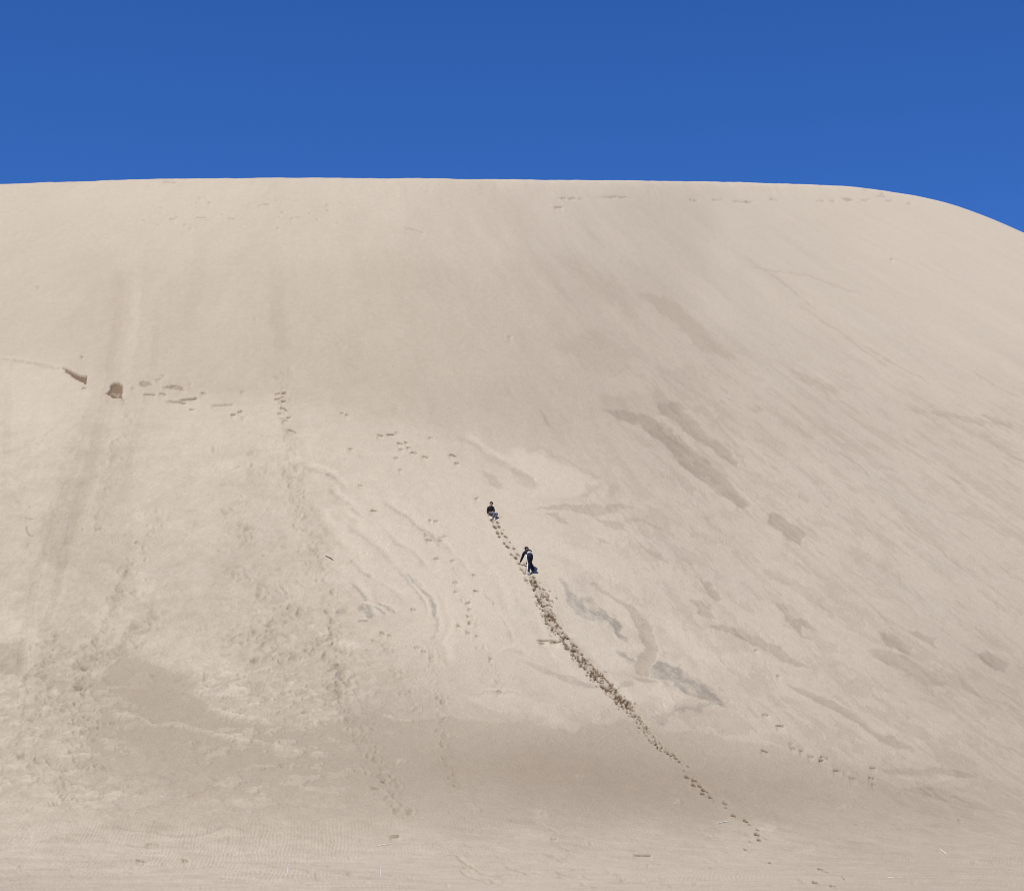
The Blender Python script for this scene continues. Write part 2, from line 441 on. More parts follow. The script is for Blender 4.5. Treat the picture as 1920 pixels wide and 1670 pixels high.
P([(960,841),(1010,849),(1121,901),(1098,929),(1035,934),(993,929),(1015,912),(985,886),(960,866)], 7, 5, fill=.12, H=.05)
P([(940,850),(960,869),(985,886),(1015,914),(985,911),(960,889)], 7, 4, damp=.10)
P([(1000,838),(1060,860),(1125,890),(1110,898),(1050,872)], 9, 4, damp=.08)  # shadow edge along the pale triangle's top, painted darker
P([(905,880),(925,890),(945,915),(930,918),(915,905)], 4, 3, damp=.12)
P([(1100,905),(1125,915),(1105,932),(1093,932)], 4, 4, damp=.07)
P([(1145,905),(1160,915),(1150,932),(1140,930)], 4, 4, damp=.07)
# grey-blue mineral fans beside the tracks
P([(1053,1088),(1086,1120),(1111,1120),(1151,1156),(1168,1188),(1186,1214),(1166,1198),(1136,1177),(1101,1157),(1066,1130)], 6, 6, grey=.55, damp=.06, H=-.03)
P([(1060,1060),(1110,1085),(1140,1130),(1100,1110),(1062,1090)], 14, 8, grey=.22)
P([(1156,1218),(1174,1218),(1195,1239),(1183,1242)], 4, 5, grey=.45, damp=.08)
P([(1101,1094),(1116,1095),(1161,1125),(1186,1133),(1209,1161),(1224,1181),(1234,1216),(1232,1226),(1216,1261),(1194,1261),(1189,1244),(1209,1216),(1199,1196),(1196,1181),(1179,1146),(1151,1123),(1121,1105)], 4, 4, damp=.16, H=-.04)
P([(1232,1236),(1274,1249),(1299,1274),(1337,1294),(1362,1318),(1322,1309),(1282,1293),(1249,1271),(1219,1261)], 4, 7, grey=.6, damp=.10, H=-.03)
P([(1214,1339),(1249,1334),(1274,1324),(1312,1321),(1360,1319),(1312,1331),(1269,1331),(1257,1349),(1232,1352)], 4, 7, grey=.35, damp=.06)
for k in range(26):                                   # combed lower edge of the grey fan
    t = k / 25.0
    x = 1240 + 112 * t; y = 1270 + 45 * t
    stroke([(x, y), (x + 7, y + 9 + 5 * rnd.random())], 1.3, 0.6, 0.1, grey=.45, damp=.08)
for k in range(24):
    t = k / 23.0
    x = 1262 + 96 * t; y = 1327 - 6 * t
    stroke([(x, y), (x + 4, y - 6 - 4 * rnd.random())], 1.2, 0.6, 0.1, grey=.35, damp=.06)
P([(1156,1284),(1189,1274),(1190,1285),(1161,1291)], 3, 3, damp=.14)
P([(1181,1266),(1211,1266),(1236,1277),(1196,1272)], 2, 3, damp=.14)
P([(1070,1130),(1120,1175),(1160,1225),(1185,1255),(1140,1262),(1090,1210),(1060,1160)], 14, 5, fill=.10)
P([(1130,1275),(1240,1275),(1300,1305),(1250,1322),(1180,1310)], 12, 5, fill=.10)
P([(1304,1078),(1337,1093),(1357,1125),(1342,1128),(1325,1108),(1320,1093)], 3, 4, **scar)
P([(1294,1125),(1320,1130),(1335,1148),(1352,1158),(1307,1151),(1307,1141)], 3, 4, **scar)
P([(1325,1173),(1357,1168),(1387,1178),(1440,1201),(1465,1211),(1490,1231),(1520,1249),(1495,1249),(1465,1239),(1440,1221),(1415,1205),(1380,1190),(1350,1180)], 3, 4, damp=.16, H=-.06)
P([(975,1234),(1023,1254),(1073,1271),(1121,1291),(1111,1293),(1060,1281),(1010,1261)], 5, 5, grey=.25, damp=.08)
P([(1450,1125),(1468,1131),(1490,1156),(1513,1161),(1531,1178),(1515,1178),(1503,1171),(1505,1186),(1523,1201),(1510,1196),(1490,1173),(1460,1143)], 3, 4, damp=.15, H=-.06)
P([(1475,1274),(1523,1289),(1561,1307),(1616,1342),(1649,1372),(1679,1379),(1714,1405),(1691,1400),(1654,1384),(1601,1349),(1566,1329),(1528,1307),(1503,1296)], 3, 4, damp=.15, H=-.06)
P([(1649,1183),(1674,1188),(1712,1216),(1707,1226),(1666,1213)], 3, 4, **scar)
P([(1626,1216),(1674,1224),(1734,1256),(1777,1286),(1742,1289),(1707,1269),(1661,1244)], 4, 5, damp=.12, H=-.05)
P([(1696,1178),(1754,1196),(1752,1219),(1717,1196)], 4, 6, **scar)
P([(1842,1221),(1867,1231),(1895,1249),(1867,1261),(1847,1241)], 4, 7, **scar)
P([(1745,1250),(1800,1275),(1850,1310),(1830,1315),(1770,1280)], 6, 7, **faint)
P([(1654,1435),(1740,1434),(1832,1445),(1832,1452),(1740,1448),(1661,1445)], 3, 4, damp=.09, H=-.05)
P([(1690,1470),(1760,1468),(1880,1520),(1820,1512),(1740,1490)], 4, 5, damp=.08, H=-.05)
P([(1655,1449),(1740,1453),(1830,1457),(1740,1462)], 4, 4, fill=.08)
P([(1450,957),(1468,962),(1513,997),(1503,1015),(1480,1007),(1470,992),(1440,972)], 3, 4, damp=.17, H=-.06)
P([(1480,690),(1530,705),(1580,735),(1545,732),(1500,715)], 8, 6, **faint)
P([(1830,805),(1890,830),(1918,868),(1880,850)], 7, 6, **faint)
P([(1755,875),(1800,905),(1840,940),(1815,928)], 5, 5, **faint)
P([(1700,760),(1780,770),(1900,795),(1900,805),(1790,785)], 6, 6, **faint)
for pts in ([(1610,640),(1690,690),(1760,725)], [(1480,560),(1600,640),(1680,700)], [(1380,470),(1480,540),(1540,590)], [(1820,690),(1870,725),(1915,745)],
            [(1390,500),(1520,520),(1640,560)], [(1560,840),(1610,870),(1640,900)], [(1690,980),(1760,1030),(1830,1085)]):
    stroke(pts, 2.2, 2, 0.2, damp=.10, H=-.03)
for k in range(48):                                   # more thin slide lines following the fall of the right flank
    x = rnd.uniform(1180, 1900); y = rnd.uniform(640, 1330)
    L = rnd.uniform(20, 80); a = rad(rnd.uniform(30, 42))
    if y < 560 + (x - 1180) * 0.1: continue
    stroke([(x, y), (x + L * 0.5 * math.cos(a), y + L * 0.5 * math.sin(a)), (x + L * math.cos(a - .05), y + L * math.sin(a - .05))], rnd.uniform(1.6, 4.5), 4, 0.3,
           damp=rnd.uniform(.03, .10), H=-rnd.uniform(.005, .02))
# pale flow lines of the dry tongue in the middle
for pts, w, e in (([(741,1060),(782,1090),(809,1118),(819,1148),(820,1185),(804,1200)], 4.5, dict(grey=.38, damp=.06, H=-.05)),
                  ([(735,1055),(775,1098),(797,1125),(805,1155)], 3, dict(grey=.22, damp=.05, H=-.03)),
                  ([(613,906),(641,937),(661,952),(686,974)], 5, dict(grey=.28, damp=.05, H=-.03)),
                  ([(606,890),(620,890),(634,896)], 4, dict(grey=.35, damp=.06)),
                  ([(560,868),(610,885),(660,925)], 5, dict(grey=.1, damp=.05)),
                  ([(706,929),(746,957),(794,992),(840,1025),(872,1057),(884,1080)], 5, dict(grey=.16, damp=.06, H=-.03)),
                  ([(699,979),(741,1010),(782,1042),(800,1065)], 5, dict(grey=.12, damp=.06, H=-.03)),
                  ([(650,985),(700,1020),(740,1055)], 6, dict(grey=.10, damp=.05, H=-.02)),
                  ([(640,1040),(690,1075),(740,1105),(760,1130)], 5, dict(grey=.12, damp=.04, H=-.02)),
                  ([(655,1092),(672,1105),(692,1130)], 5, dict(grey=.5, damp=.06, H=-.03)),
                  ([(668,1140),(684,1138),(699,1150),(682,1155)], 5, dict(grey=.5, damp=.07, H=-.03)),
                  ([(672,1132),(705,1140),(724,1152)], 2.5, dict(grey=.5, damp=.10, H=-.03)),
                  ([(700,1128),(735,1142),(742,1150)], 3, dict(grey=.4, damp=.06)),
                  ([(669,1163),(680,1160),(689,1162)], 2.2, dict(grey=.5, damp=.14)),
                  ([(905,1108),(922,1124),(930,1145)], 3, dict(grey=.2, damp=.06)),
                  ([(940,1160),(955,1190),(962,1215)], 4, dict(grey=.12, damp=.05)),
                  ([(985,1232),(960,1215),(930,1222)], 4, dict(grey=.15, damp=.04)),
                  ([(852,815),(900,845),(960,880)], 6, dict(damp=.08)),
                  ([(560,862),(540,868),(520,880)], 6, dict(damp=.06)),
                  ([(965,1135),(980,1140),(990,1150)], 8, dict(grey=.2)),
                  ([(870,1302),(910,1297),(950,1297),(990,1308)], 2.5, dict(damp=.07, H=-.02))):
    if 'H' in e: e['H'] *= .5
    if 'grey' in e: e['grey'] = min(.95, e['grey'] * 1.7)
    e['damp'] = e.get('damp', .03) * 1.35
    stroke(pts, w, 3, 0.2, **e)
    stroke([(a + w * 1.7, b - w * 1.1) for a, b in pts], w * 1.3, 3, 0.25, fill=.12, H=.012)
for pts, w in (([(620,900),(665,960),(720,1010),(770,1070),(795,1110)], 8), ([(570,900),(610,960),(650,1010),(690,1045),(730,1085)], 9), ([(700,900),(770,950),(830,1000),(870,1040)], 9),
               ([(840,1100),(850,1150),(845,1200),(860,1260)], 9), ([(900,1010),(930,1060),(960,1110),(985,1170)], 10), ([(1000,1110),(1015,1170),(1050,1240),(1100,1290)], 8), ([(560,1160),(620,1200),(700,1230)], 10),
               ([(890,835),(960,870),(1040,905),(1110,925)], 7), ([(960,1000),(1040,1020),(1120,1060),(1180,1110)], 12), ([(1240,1130),(1270,1180),(1320,1220),(1400,1260)], 14)):
    stroke(pts, w * 1.2, 5, 0.3, fill=.12, H=.014)
    stroke([(a - w * 1.5, b + w * .9) for a, b in pts], w * .8, 5, 0.3, damp=.05, H=-.01)
# long smooth slide bands on the left face
for pts, w, v in (([(262,470),(255,600),(236,720),(205,850),(165,1000),(110,1180)], 10, -.045), ([(235,480),(222,600),(205,720),(175,850),(130,1000),(85,1180),(50,1330)], 9, .055), ([(180,740),(150,850),(110,960),(70,1080),(45,1200),(30,1330)], 8, .05),
                  ([(205,780),(180,900),(140,1040),(100,1150)], 6, -.04), ([(300,560),(290,680),(262,800),(225,930)], 7, .04), ([(20,700),(16,820),(10,950)], 8, .05), ([(380,420),(372,520),(350,640)], 14, .03), ([(520,430),(520,560),(530,690)], 16, .03),
                  ([(545,700),(560,820),(590,960),(630,1110)], 18, .035), ([(260,960),(240,1060),(215,1160)], 12, .04), ([(95,700),(85,800),(60,930),(45,1050)], 14, -.03)):
    a = np.array(pts, float); win = window(a[:, 0].min(), a[:, 1].min(), a[:, 0].max(), a[:, 1].max(), pad=w * 3 + 10)
    d, t, sdv = line_sd(win, pts, 2.5)
    m = (1 - sst(w * .55, w * 1.25, d)) * sst(0, .18, t) * sst(0, .18, 1 - t)
    damp[win] += .75 * v * m; H[win] -= .3 * v * m
P([(860,1305),(960,1300),(1040,1320),(1070,1345),(1040,1360),(1010,1345),(930,1335)], 6, 6, fill=.07, H=.03)
# upper lobe edge (dry tongue overrides the older slope)
stroke([(180,700),(300,712),(480,728),(640,748),(760,785),(860,812)], 10, 8, 0.15, damp=.03)
# left sled trough and its pale shoulder
P([(215,500),(250,520),(235,620),(215,705),(185,705),(200,600)], 20, 6, damp=.035, H=-.02)
P([(175,790),(205,800),(165,930),(120,1070),(85,1180),(55,1180),(95,1040),(140,900)], 12, 4, damp=.05, H=-.05)
stroke([(255,470),(259,560),(250,690)], 7, 5, 0.3, fill=.03, H=.012)
P([(70,1050),(105,1060),(80,1200),(60,1330),(35,1400),(30,1320),(50,1180)], 8, 4, fill=.06, H=-.04)
stroke([(52,1200),(48,1300),(35,1400)], 2.5, 2, 0.1, damp=.12)
P([(500,560),(530,570),(545,650),(515,650)], 14, 6, damp=.04, H=-.02)
P([(0,672),(60,684),(130,700),(170,740),(120,830),(60,850),(15,790)], 22, 6, fill=.05)
P([(120,835),(250,835),(250,960),(246,1072),(160,1052),(90,1062),(70,1000),(108,920)], 5, 5, damp=.045, H=-.02)
P([(-10,1207),(30,1206),(47,1200),(47,1268),(20,1262),(-10,1266)], 2.5, 3, damp=.11, H=-.03)
P([(-10,1150),(50,1148),(48,1194),(0,1203),(-10,1204)], 4, 4, fill=.07)
P([(-10,1262),(30,1262),(40,1275),(38,1297),(20,1290),(-10,1292)], 2.5, 4, fill=.09, H=.02)
P([(250,1066),(294,1070),(282,1126),(252,1116)], 5, 5, fill=.06)
P([(150,1150),(200,1140),(260,1150),(240,1180),(190,1190)], 6, 6, fill=.05)
for x, y, a_, b_ in ((220,1125,9,8),(227,1108,6,5),(290,1155,11,8),(256,1178,10,6),(95,1205,9,6),(105,1190,8,5),(150,1250,11,9),(160,1215,8,6),(148,1290,9,10),(60,1215,4,7),(135,1412,6,5),(95,1430,6,3),(75,1430,7,3),(165,1440,6,3),
                     (177,1437,4,3),(140,1425,4,5),(191,1441,3,2),(620,1195,5,7),(615,1230,8,6),(641,1275,8,8),(636,1300,6,9),(626,1108,5,7),(645,1145,10,4),(561,1150,7,5),(420,955,8,5),(432,950,6,4),(468,988,9,5),(400,840,4,6),
                     (470,845,6,6),(485,1110,6,9),(700,1480,9,4),(745,1525,8,7),(770,1528,6,6),(716,1468,6,3),(820,1310,4,4),(830,1318,6,4)):
    soft_dig(x, y, a_, b_, rnd.uniform(-.3, .4), .035, .13)
for k in range(90):                                   # flattened prints across the middle left
    x = rnd.gauss(520, 55); y = rnd.gauss(1165, 60)
    soft_dig(x, y, rnd.uniform(3, 9), rnd.uniform(2, 4.5), rnd.uniform(-.2, .5), rnd.uniform(.01, .03), rnd.uniform(.03, .10))
for k in range(70):
    x = rnd.gauss(130, 70); y = rnd.gauss(1330, 75)
    soft_dig(x, y, rnd.uniform(3, 10), rnd.uniform(2, 4.5), rnd.uniform(-.3, .3), rnd.uniform(.01, .03), rnd.uniform(.03, .11))
# slate lines inside the grey fans
for pts, w in (([(1075,1120),(1100,1138),(1128,1150),(1155,1175),(1178,1208)], 4.5), ([(1120,1135),(1150,1160),(1170,1185)], 3), ([(1232,1245),(1262,1262),(1300,1280),(1340,1302),(1362,1318)], 5), ([(1236,1238),(1262,1248),(1285,1262)], 4), ([(1170,1222),(1190,1240)], 3.5)):
    stroke(pts, w, 3, 0.2, grey=.55, damp=.10, H=-.02)
# sharp edged dry sheet over damp sand (lower left)
P([(235,1215),(262,1226),(305,1243),(348,1252),(354,1266),(370,1275),(420,1270),(470,1250),(480,1205),(400,1170),(280,1190)], 9, 6, fill=.03)
for pts in ([(205,1337),(245,1342),(290,1352),(335,1362),(375,1374),(430,1388),(480,1396),(560,1410)], [(380,1335),(440,1340),(500,1350)], [(370,1300),(420,1290),(480,1300)]):
    stroke(pts, 4.5, 5, 0.1, damp=-.15, H=.05)
# pale flecks on the damp toe
for k in range(46):
    x = rnd.uniform(380, 760); y = rnd.uniform(1280, 1440) + (x - 500) * 0.08
    L = rnd.uniform(5, 26)
    stroke([(x, y), (x + L * .5, y + rnd.uniform(-1, 2)), (x + L, y + rnd.uniform(0, 5))], rnd.uniform(1.2, 3.2), 3, 0.2, damp=-rnd.uniform(.06, .16), H=.03)
for x, y, L in ((995, 1533, 45), (1075, 1462, 25), (1160, 1315, 50), (1260, 1500, 20), (1570, 1513, 32), (1410, 1555, 60), (1480, 1600, 70), (680, 1490, 20), (870, 1513, 25)):
    stroke([(x, y), (x + L * .5, y - 2), (x + L, y + 2)], 4, 4, 0.3, damp=-.08, H=.03)
# thin level streaks of the foreground
for k in range(120):
    x = rnd.uniform(-20, 1900); y = rnd.uniform(1515, 1668)
    L = rnd.uniform(6, 30); sl = 0.05 + 0.28 * max(0, min(1, (x - 500) / 500)) * (1 - 0.5 * max(0, (x - 1200) / 700))
    dk = rnd.uniform(.03, .10)
    stroke([(x, y), (x + L * .5, y + L * .5 * sl - 1.0), (x + L, y + L * sl)], rnd.uniform(0.9, 2.6), 2, 0.3, damp=dk if rnd.random() < .7 else -dk, H=-.025 if rnd.random() < .7 else .02)
for k in range(34):
    x = rnd.uniform(520, 1500); y = rnd.uniform(1600, 1664); L = rnd.uniform(16, 44); sl = rnd.uniform(.16, .34)
    stroke([(x, y), (x + L * .5, y + L * sl * .6), (x + L, y + L * sl)], rnd.uniform(1.2, 2.2), 2, .3, damp=rnd.uniform(.06, .12), H=-.03)
for pts in ([(160,1545),(240,1550),(330,1562),(380,1560),(430,1545),(485,1560)], [(235,1580),(270,1583),(330,1582)], [(840,1600),(900,1640),(960,1655)], [(860,1635),(880,1650),(930,1665)],
            [(640,1640),(690,1652),(740,1652)], [(940,1625),(1000,1648)], [(1040,1640),(1090,1650)]):
    stroke(pts, 2.4, 2, 0.2, damp=.10, H=-.04)

# ================================================================== the slab break at the left and the dug hole
stroke([(0,673),(25,674),(70,682),(118,690)], 1.6, 2, 0.02, damp=.12, H=-.03)
stroke([(0,668),(40,671),(90,680),(130,690)], 3.5, 2, 0.1, fill=.05, H=.02)
for a in ((120,697,128,703),(132,702,142,708),(140,709,150,714)): stroke([a[:2], a[2:]], 1.6, 1.5, .1, damp=.16, grey=.2)
lip(20, 674, 118, 690, 2, 1.0, .26, .10, 14)
P([(118,689),(128,692),(140,700),(152,703),(161,706),(161.5,723),(157,717),(147,713),(137,706),(126,699)], 1.4, 1.8, damp=.62, H=-.16)  # slab face painted dark for its shade and its damp sand
P([(131,705),(140,706),(155,713),(150,717),(138,710)], 1.5, 1, damp=.12, grey=.3)
P([(120,695),(160,722),(160,760),(100,760),(40,700)], 10, 3, H=-.10)
lip(155, 728, 162, 728, 0.4, 1.3, .75, .08, 8)
P([(208,722),(213,717),(222,716),(229,721),(230,731),(229,736),(230,744),(222,746),(205,743),(198,739),(204,735)], 2.4, 2.6, damp=.54, H=-.15)  # hole interior: damp sand, with the pit's shade painted in
P([(196,742),(232,742),(238,752),(225,760),(200,758)], 5, 4, damp=.06, H=.03)
P([(206,735),(226,733),(227,737),(208,738)], 2.2, 5, damp=-.16, H=.06)
stroke([(198,741),(212,749),(230,748)], 3, 1, 0.1, H=.10, fill=.04)
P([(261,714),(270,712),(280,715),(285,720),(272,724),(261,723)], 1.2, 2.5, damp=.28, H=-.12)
for a in ((305,723,347,727,3), (318,720,344,724,2), (299,734,312,737,1), (337,745,371,740,-1), (312,749,350,750,1), (397,754,439,752,-.5), (356,762,364,762,.5),
          (292,710,302,709,.6), (377,732,385,733,1), (453,729,458,730,.4), (433,772,442,771,.4), (446,767,455,765,.5), (455,776,460,777,.4), (231,748,237,748,.3), (248,726,253,727,.3),
          (303,702,310,703,.5), (270,735,292,737,.3), (152,668,157,668,.2), (355,714,359,714,.2)):
    lip(*a, th=rnd.uniform(1.0, 1.7), dk=rnd.uniform(.45, .75), drop=.09, fall=7)
stroke([(50,984),(51,994),(55,1002),(63,1003)], 1.4, .4, 0.05, damp=.42, H=-.05)
stroke([(54,945),(57,953)], 1.2, .4, 0.05, damp=.3, H=-.05)
for a in ((51,1019,58,1018,.2), (154,988,158,987,.2), (178,987,191,984,.4), (98,956,104,954,.3), (48,970,62,972,-.5)):
    lip(*a, th=1.1, dk=.5, drop=.05, fall=6)
# small broken edges across the tongue
for a in """517 736 525 735 .4;528 734 537 733 1.2;515 746 524 744 .3;522 744 533 743 1;527 748 536 749 .6;524 763 540 769 3;522 773 528 772 .5;529 781 537 783 .3;538 780 547 778 .8;533 784 539 786 .3;
538 803 557 808 2.5;639 771 644 771 .3;648 775 653 775 .3;708 812 720 815 .3;726 812 740 812 .6;743 808 750 810 .8;745 828 756 830 .7;760 827 765 828 .7;764 837 770 837 .5;769 847 783 848 1.5;749 840 756 840 .4;741 856 746 856 .3;
792 853 805 856 .3;805 819 812 819 .8;842 852 857 856 2;852 867 861 867 .8;749 879 754 878 .3;656 840 661 840 .3;549 891 553 891 .2;673 908 679 910 .5;695 955 707 956 1.5;799 1008 812 1010 .5;798 998 802 1003 .2;823 1005 830 1006 .4;825 1009 829 1009 .2;
892 934 897 931 .2;805 973 809 973 .2;779 1214 787 1214 .5;792 1221 797 1223 .4;774 1140 779 1142 .5;852 1090 858 1090 .3;853 1108 858 1108 .3;890 1106 895 1107 .3;875 1130 882 1129 .4;878 1141 884 1141 .4;876 1154 879 1157 .2;878 1167 881 1170 .2;876 1184 880 1187 .2;893 1193 899 1194 .4;
858 1171 863 1175 .3;919 1234 924 1236 .3;715 1184 720 1188 .4;729 1190 733 1192 .3;698 1199 712 1206 .4;930 1297 940 1298 .4;887 1075 892 1077 .2;815 975 820 973 .3;832 1003 838 1003 .2;816 1044 822 1045 .3;847 1048 852 1047 .3;
1798 1532 1803 1533 .2;1430 1336 1443 1338 .8;1456 1356 1471 1358 .8;1482 1389 1487 1390 .3;1483 1398 1493 1400 .4;1500 1403 1509 1404 .4;1516 1413 1527 1415 .3;1537 1415 1557 1418 1.2;1536 1422 1545 1419 .3;1564 1440 1579 1442 .5;1584 1443 1590 1444 .3;1594 1453 1608 1456 .7;1632 1434 1645 1434 .5;1630 1452 1642 1455 .4;1637 1465 1642 1466 .3;1459 1261 1465 1262 .3;1416 1215 1421 1214 .2;
1428 1402 1442 1408 1.5;1008 1201 1046 1203 1;1012 1205 1022 1204 .3;1032 1203 1047 1204 .4;1035 1576 1042 1577 .3;1188 1605 1222 1605 -.6;731 1571 749 1571 -.4;257 1611 276 1616 .3;300 1578 275 1578 .2;343 1612 354 1613 .2;
305 341 333 342 .6;372 370 380 370 .4;485 381 508 381 -1.4;365 407 388 406 .8;345 418 350 420 .3;355 425 360 426 .2;390 378 396 379 .3;318 408 330 408 .3;428 407 442 408 .3;545 407 552 408 .4;519 426 523 426 .3;610 384 620 385 .4;70 538 75 538 .2;476 593 482 593 .2;952 632 960 633 .3;1040 388 1056 388 .1;1670 485 1675 485 .3;759 428 797 437 .2""".replace('\n', '').split(';'):
    v = [float(q) for q in a.split()]
    up = v[1] < 700
    lip(v[0], v[1], v[2], v[3], v[4], th=rnd.uniform(.9, 1.4), dk=rnd.uniform(.30, .42) if up else rnd.uniform(.6, .85), drop=.07, fall=6)
P([(1576,372),(1590,370),(1600,375),(1590,379)], 2.5, 2, damp=.22, grey=.2, H=-.12)
for x, y, L in ((1330, 375, 30), (1370, 377, 40), (1395, 378, 20), (1440, 374, 24), (1530, 376, 20), (1555, 376, 14), (1612, 374, 22), (1660, 375, 16), (1700, 380, 12), (1640, 367, 30), (1290, 376, 20), (1615, 356, 16), (1650, 363, 12), (1040, 372, 60), (1120, 370, 70)):
    stroke([(x, y), (x + L * .5, y + 1), (x + L, y + 2)], 2.2, 1.5, 0.3, damp=.13, grey=.1, H=-.08)
for k in range(26):
    x = rnd.uniform(260, 640); y = rnd.uniform(370, 428)
    dig(x, y, rnd.uniform(2, 6), rnd.uniform(1, 2), rnd.uniform(-.2, .3), .06, rnd.uniform(.16, .28))

# ================================================================== old footprints, softened by the wind
def old_path(pts, n, spread, size, dk, depth=.07):
    pts = np.array(pts, float)
    seg = np.sqrt(((pts[1:] - pts[:-1]) ** 2).sum(1)); cum = np.concatenate([[0], np.cumsum(seg)])
    for k in range(n):
        q = (k + rnd.random()) / n * cum[-1]
        x = np.interp(q, cum, pts[:, 0]) + rnd.gauss(0, spread); y = np.interp(q, cum, pts[:, 1]) + rnd.gauss(0, 3)
        b = base_at(x, y)
        s_ = size * rnd.choice((.5, .8, 1.0, 1.4, 1.8))
        soft_dig(x, y, s_, s_ * rnd.uniform(.4, .9), rnd.uniform(-.7, .9), depth * .36 * rnd.uniform(.4, 1.3), dk * rnd.uniform(.05, .55))
    for i in range(len(pts) - 1):
        stroke([tuple(pts[i]), tuple((pts[i] + pts[i + 1]) / 2), tuple(pts[i + 1])], spread * 1.3, 8, 0, damp=dk * .26)

def base_at(x, y):
    w = window(x, y, x, y, 0)
    return float(BASE[w].mean())

old_path([(530,690),(535,760),(545,870),(555,930),(575,1010),(600,1080),(615,1150),(630,1230),(640,1320)], 120, 11, 4.5, .10)
old_path([(545,880),(560,960),(600,1060)], 60, 14, 6, .06)
old_path([(615,1150),(625,1200),(632,1260),(640,1310)], 26, 8, 6, .14, .12)
old_path([(640,1310),(660,1350),(690,1400),(720,1450),(760,1540)], 50, 14, 4.5, .08)
old_path([(800,1210),(815,1280),(825,1330),(830,1400),(850,1480)], 45, 6, 3.5, .08)
old_path([(730,1200),(735,1260),(760,1300),(770,1340)], 26, 9, 4, .09)
old_path([(240,770),(230,810),(215,850),(195,900),(190,950),(195,1000)], 34, 6, 4, .08)
old_path([(285,950),(275,1000),(265,1040),(235,1080),(215,1140),(170,1230),(150,1300),(140,1400)], 90, 10, 5, .11, .10)
old_path([(100,1180),(110,1220),(70,1260),(60,1350)], 40, 14, 5, .13, .10)
old_path([(290,1130),(285,1160),(255,1180),(230,1215),(165,1240),(150,1290)], 26, 9, 8, .13, .12)
old_path([(20,1420),(80,1425),(110,1440),(160,1440),(195,1430)], 40, 12, 4.5, .12, .06)
old_path([(100,1460),(130,1500),(100,1510)], 24, 14, 5, .09)
old_path([(400,960),(440,990),(460,1020),(470,860),(480,900)], 30, 14, 6, .08)
old_path([(430,1060),(480,1100),(560,1140),(440,1200),(520,1190),(470,1240),(540,1240),(600,1200)], 90, 16, 6, .10, .09)
old_path([(855,1060),(870,1120),(880,1180),(890,1200),(905,1220)], 26, 5, 2.5, .15)
old_path([(915,1230),(930,1265),(935,1290)], 12, 6, 4, .14)
old_path([(635,640),(655,690),(665,650)], 8, 6, 4, .05)
for k in range(150):
    x = rnd.uniform(0, 720); y = rnd.uniform(780, 1460)
    b = base_at(x, y)
    s_ = rnd.uniform(2.5, 7)
    soft_dig(x, y, s_ * rnd.uniform(.8, 2.2), s_ * .6, rnd.uniform(-.5, .5), rnd.uniform(.01, .03), rnd.uniform(.01, .08))

# ================================================================== the fresh climb: deep prints with damp sand kicked out, pit shade painted in
TR = [(926,975,5),(932,988,5.5),(942,1003,5.5),(952,1018,5.5),(962,1032,6),(972,1047,6),(984,1066,6),(992,1080,6),(1003,1095,8),(1014,1110,10),(1020,1130,12),(1027,1152,11),(1036,1172,9.5),(1050,1188,7.5),
      (1066,1205,7.5),(1080,1225,8),(1096,1245,9),(1114,1263,8.5),(1131,1278,8),(1152,1300,9),(1170,1318,8),(1188,1336,6.5),(1204,1358,6),(1220,1380,6),(1240,1400,4.5),(1263,1418,3.5)]
tr = np.array(TR, float)
cum = np.concatenate([[0], np.cumsum(np.sqrt(((tr[1:, :2] - tr[:-1, :2]) ** 2).sum(1)))])
dig_pts = []
def trail_print(x, y, a, b, ang, depth, dk):
    dig(x, y, a, b, ang, depth * .75, dk, .3)
    # the wall above each print is a steep cut
    dig_pts.append((x, y, a, b))
def tr_at(q):
    return np.interp(q, cum, tr[:, 0]), np.interp(q, cum, tr[:, 1]), np.interp(q, cum, tr[:, 2])
q = 0.0; k = 0
while q < cum[-1]:
    x, y, w = tr_at(q)
    sd = 1 if k % 2 else -1
    if y < 1076:                                      # one climber's clear steps, a foot and a hand each side
        trail_print(x + sd * w * rnd.uniform(.45, .95), y - sd * w * .3 + rnd.uniform(-2, 2), rnd.choice((2.6, 3.6, 4.4, 5.2)), rnd.uniform(1.6, 3.0), rnd.uniform(.2, .9), rnd.uniform(.06, .11), rnd.uniform(.66, .98))
        q += rnd.uniform(4.2, 7.6)
    else:
        trail_print(x + sd * w * rnd.uniform(.1, 1.15), y - sd * w * .35 + rnd.uniform(-2.5, 2.5), rnd.choice((2.2, 3.0, 3.8, 4.6, 5.6)), rnd.uniform(1.5, 3.2), rnd.uniform(.1, 1.0), rnd.uniform(.06, .12), rnd.uniform(.62, 1.0))
        q += rnd.uniform(2.4, 6.2)
    k += 1
for k in range(680):                                  # collapsed and overtrodden prints
    q = rnd.uniform(0.19, 1) * cum[-1]
    x, y, w = tr_at(q)
    if rnd.random() > (1.0 if 1085 < y < 1345 else .30): continue
    if math.sin(q * .11 + 2 * math.sin(q * .037)) < -.35 and rnd.random() < .65: continue
    o = rnd.gauss(0, .66)
    x += o * w; y += -o * w * .5 + rnd.gauss(0, 2.5)
    trail_print(x, y, rnd.choice((1.3, 1.8, 2.4, 3.2, 4.2)), rnd.uniform(1.0, 2.0), rnd.uniform(-.2, 1.0), rnd.uniform(.02, .06), rnd.uniform(.40, .90))
stroke([(a, b) for a, b, _ in TR[7:22]], 11, 6, 0.05, damp=.22)
stroke([(a, b) for a, b, _ in TR[:8]], 4.5, 3, 0.05, damp=.07)
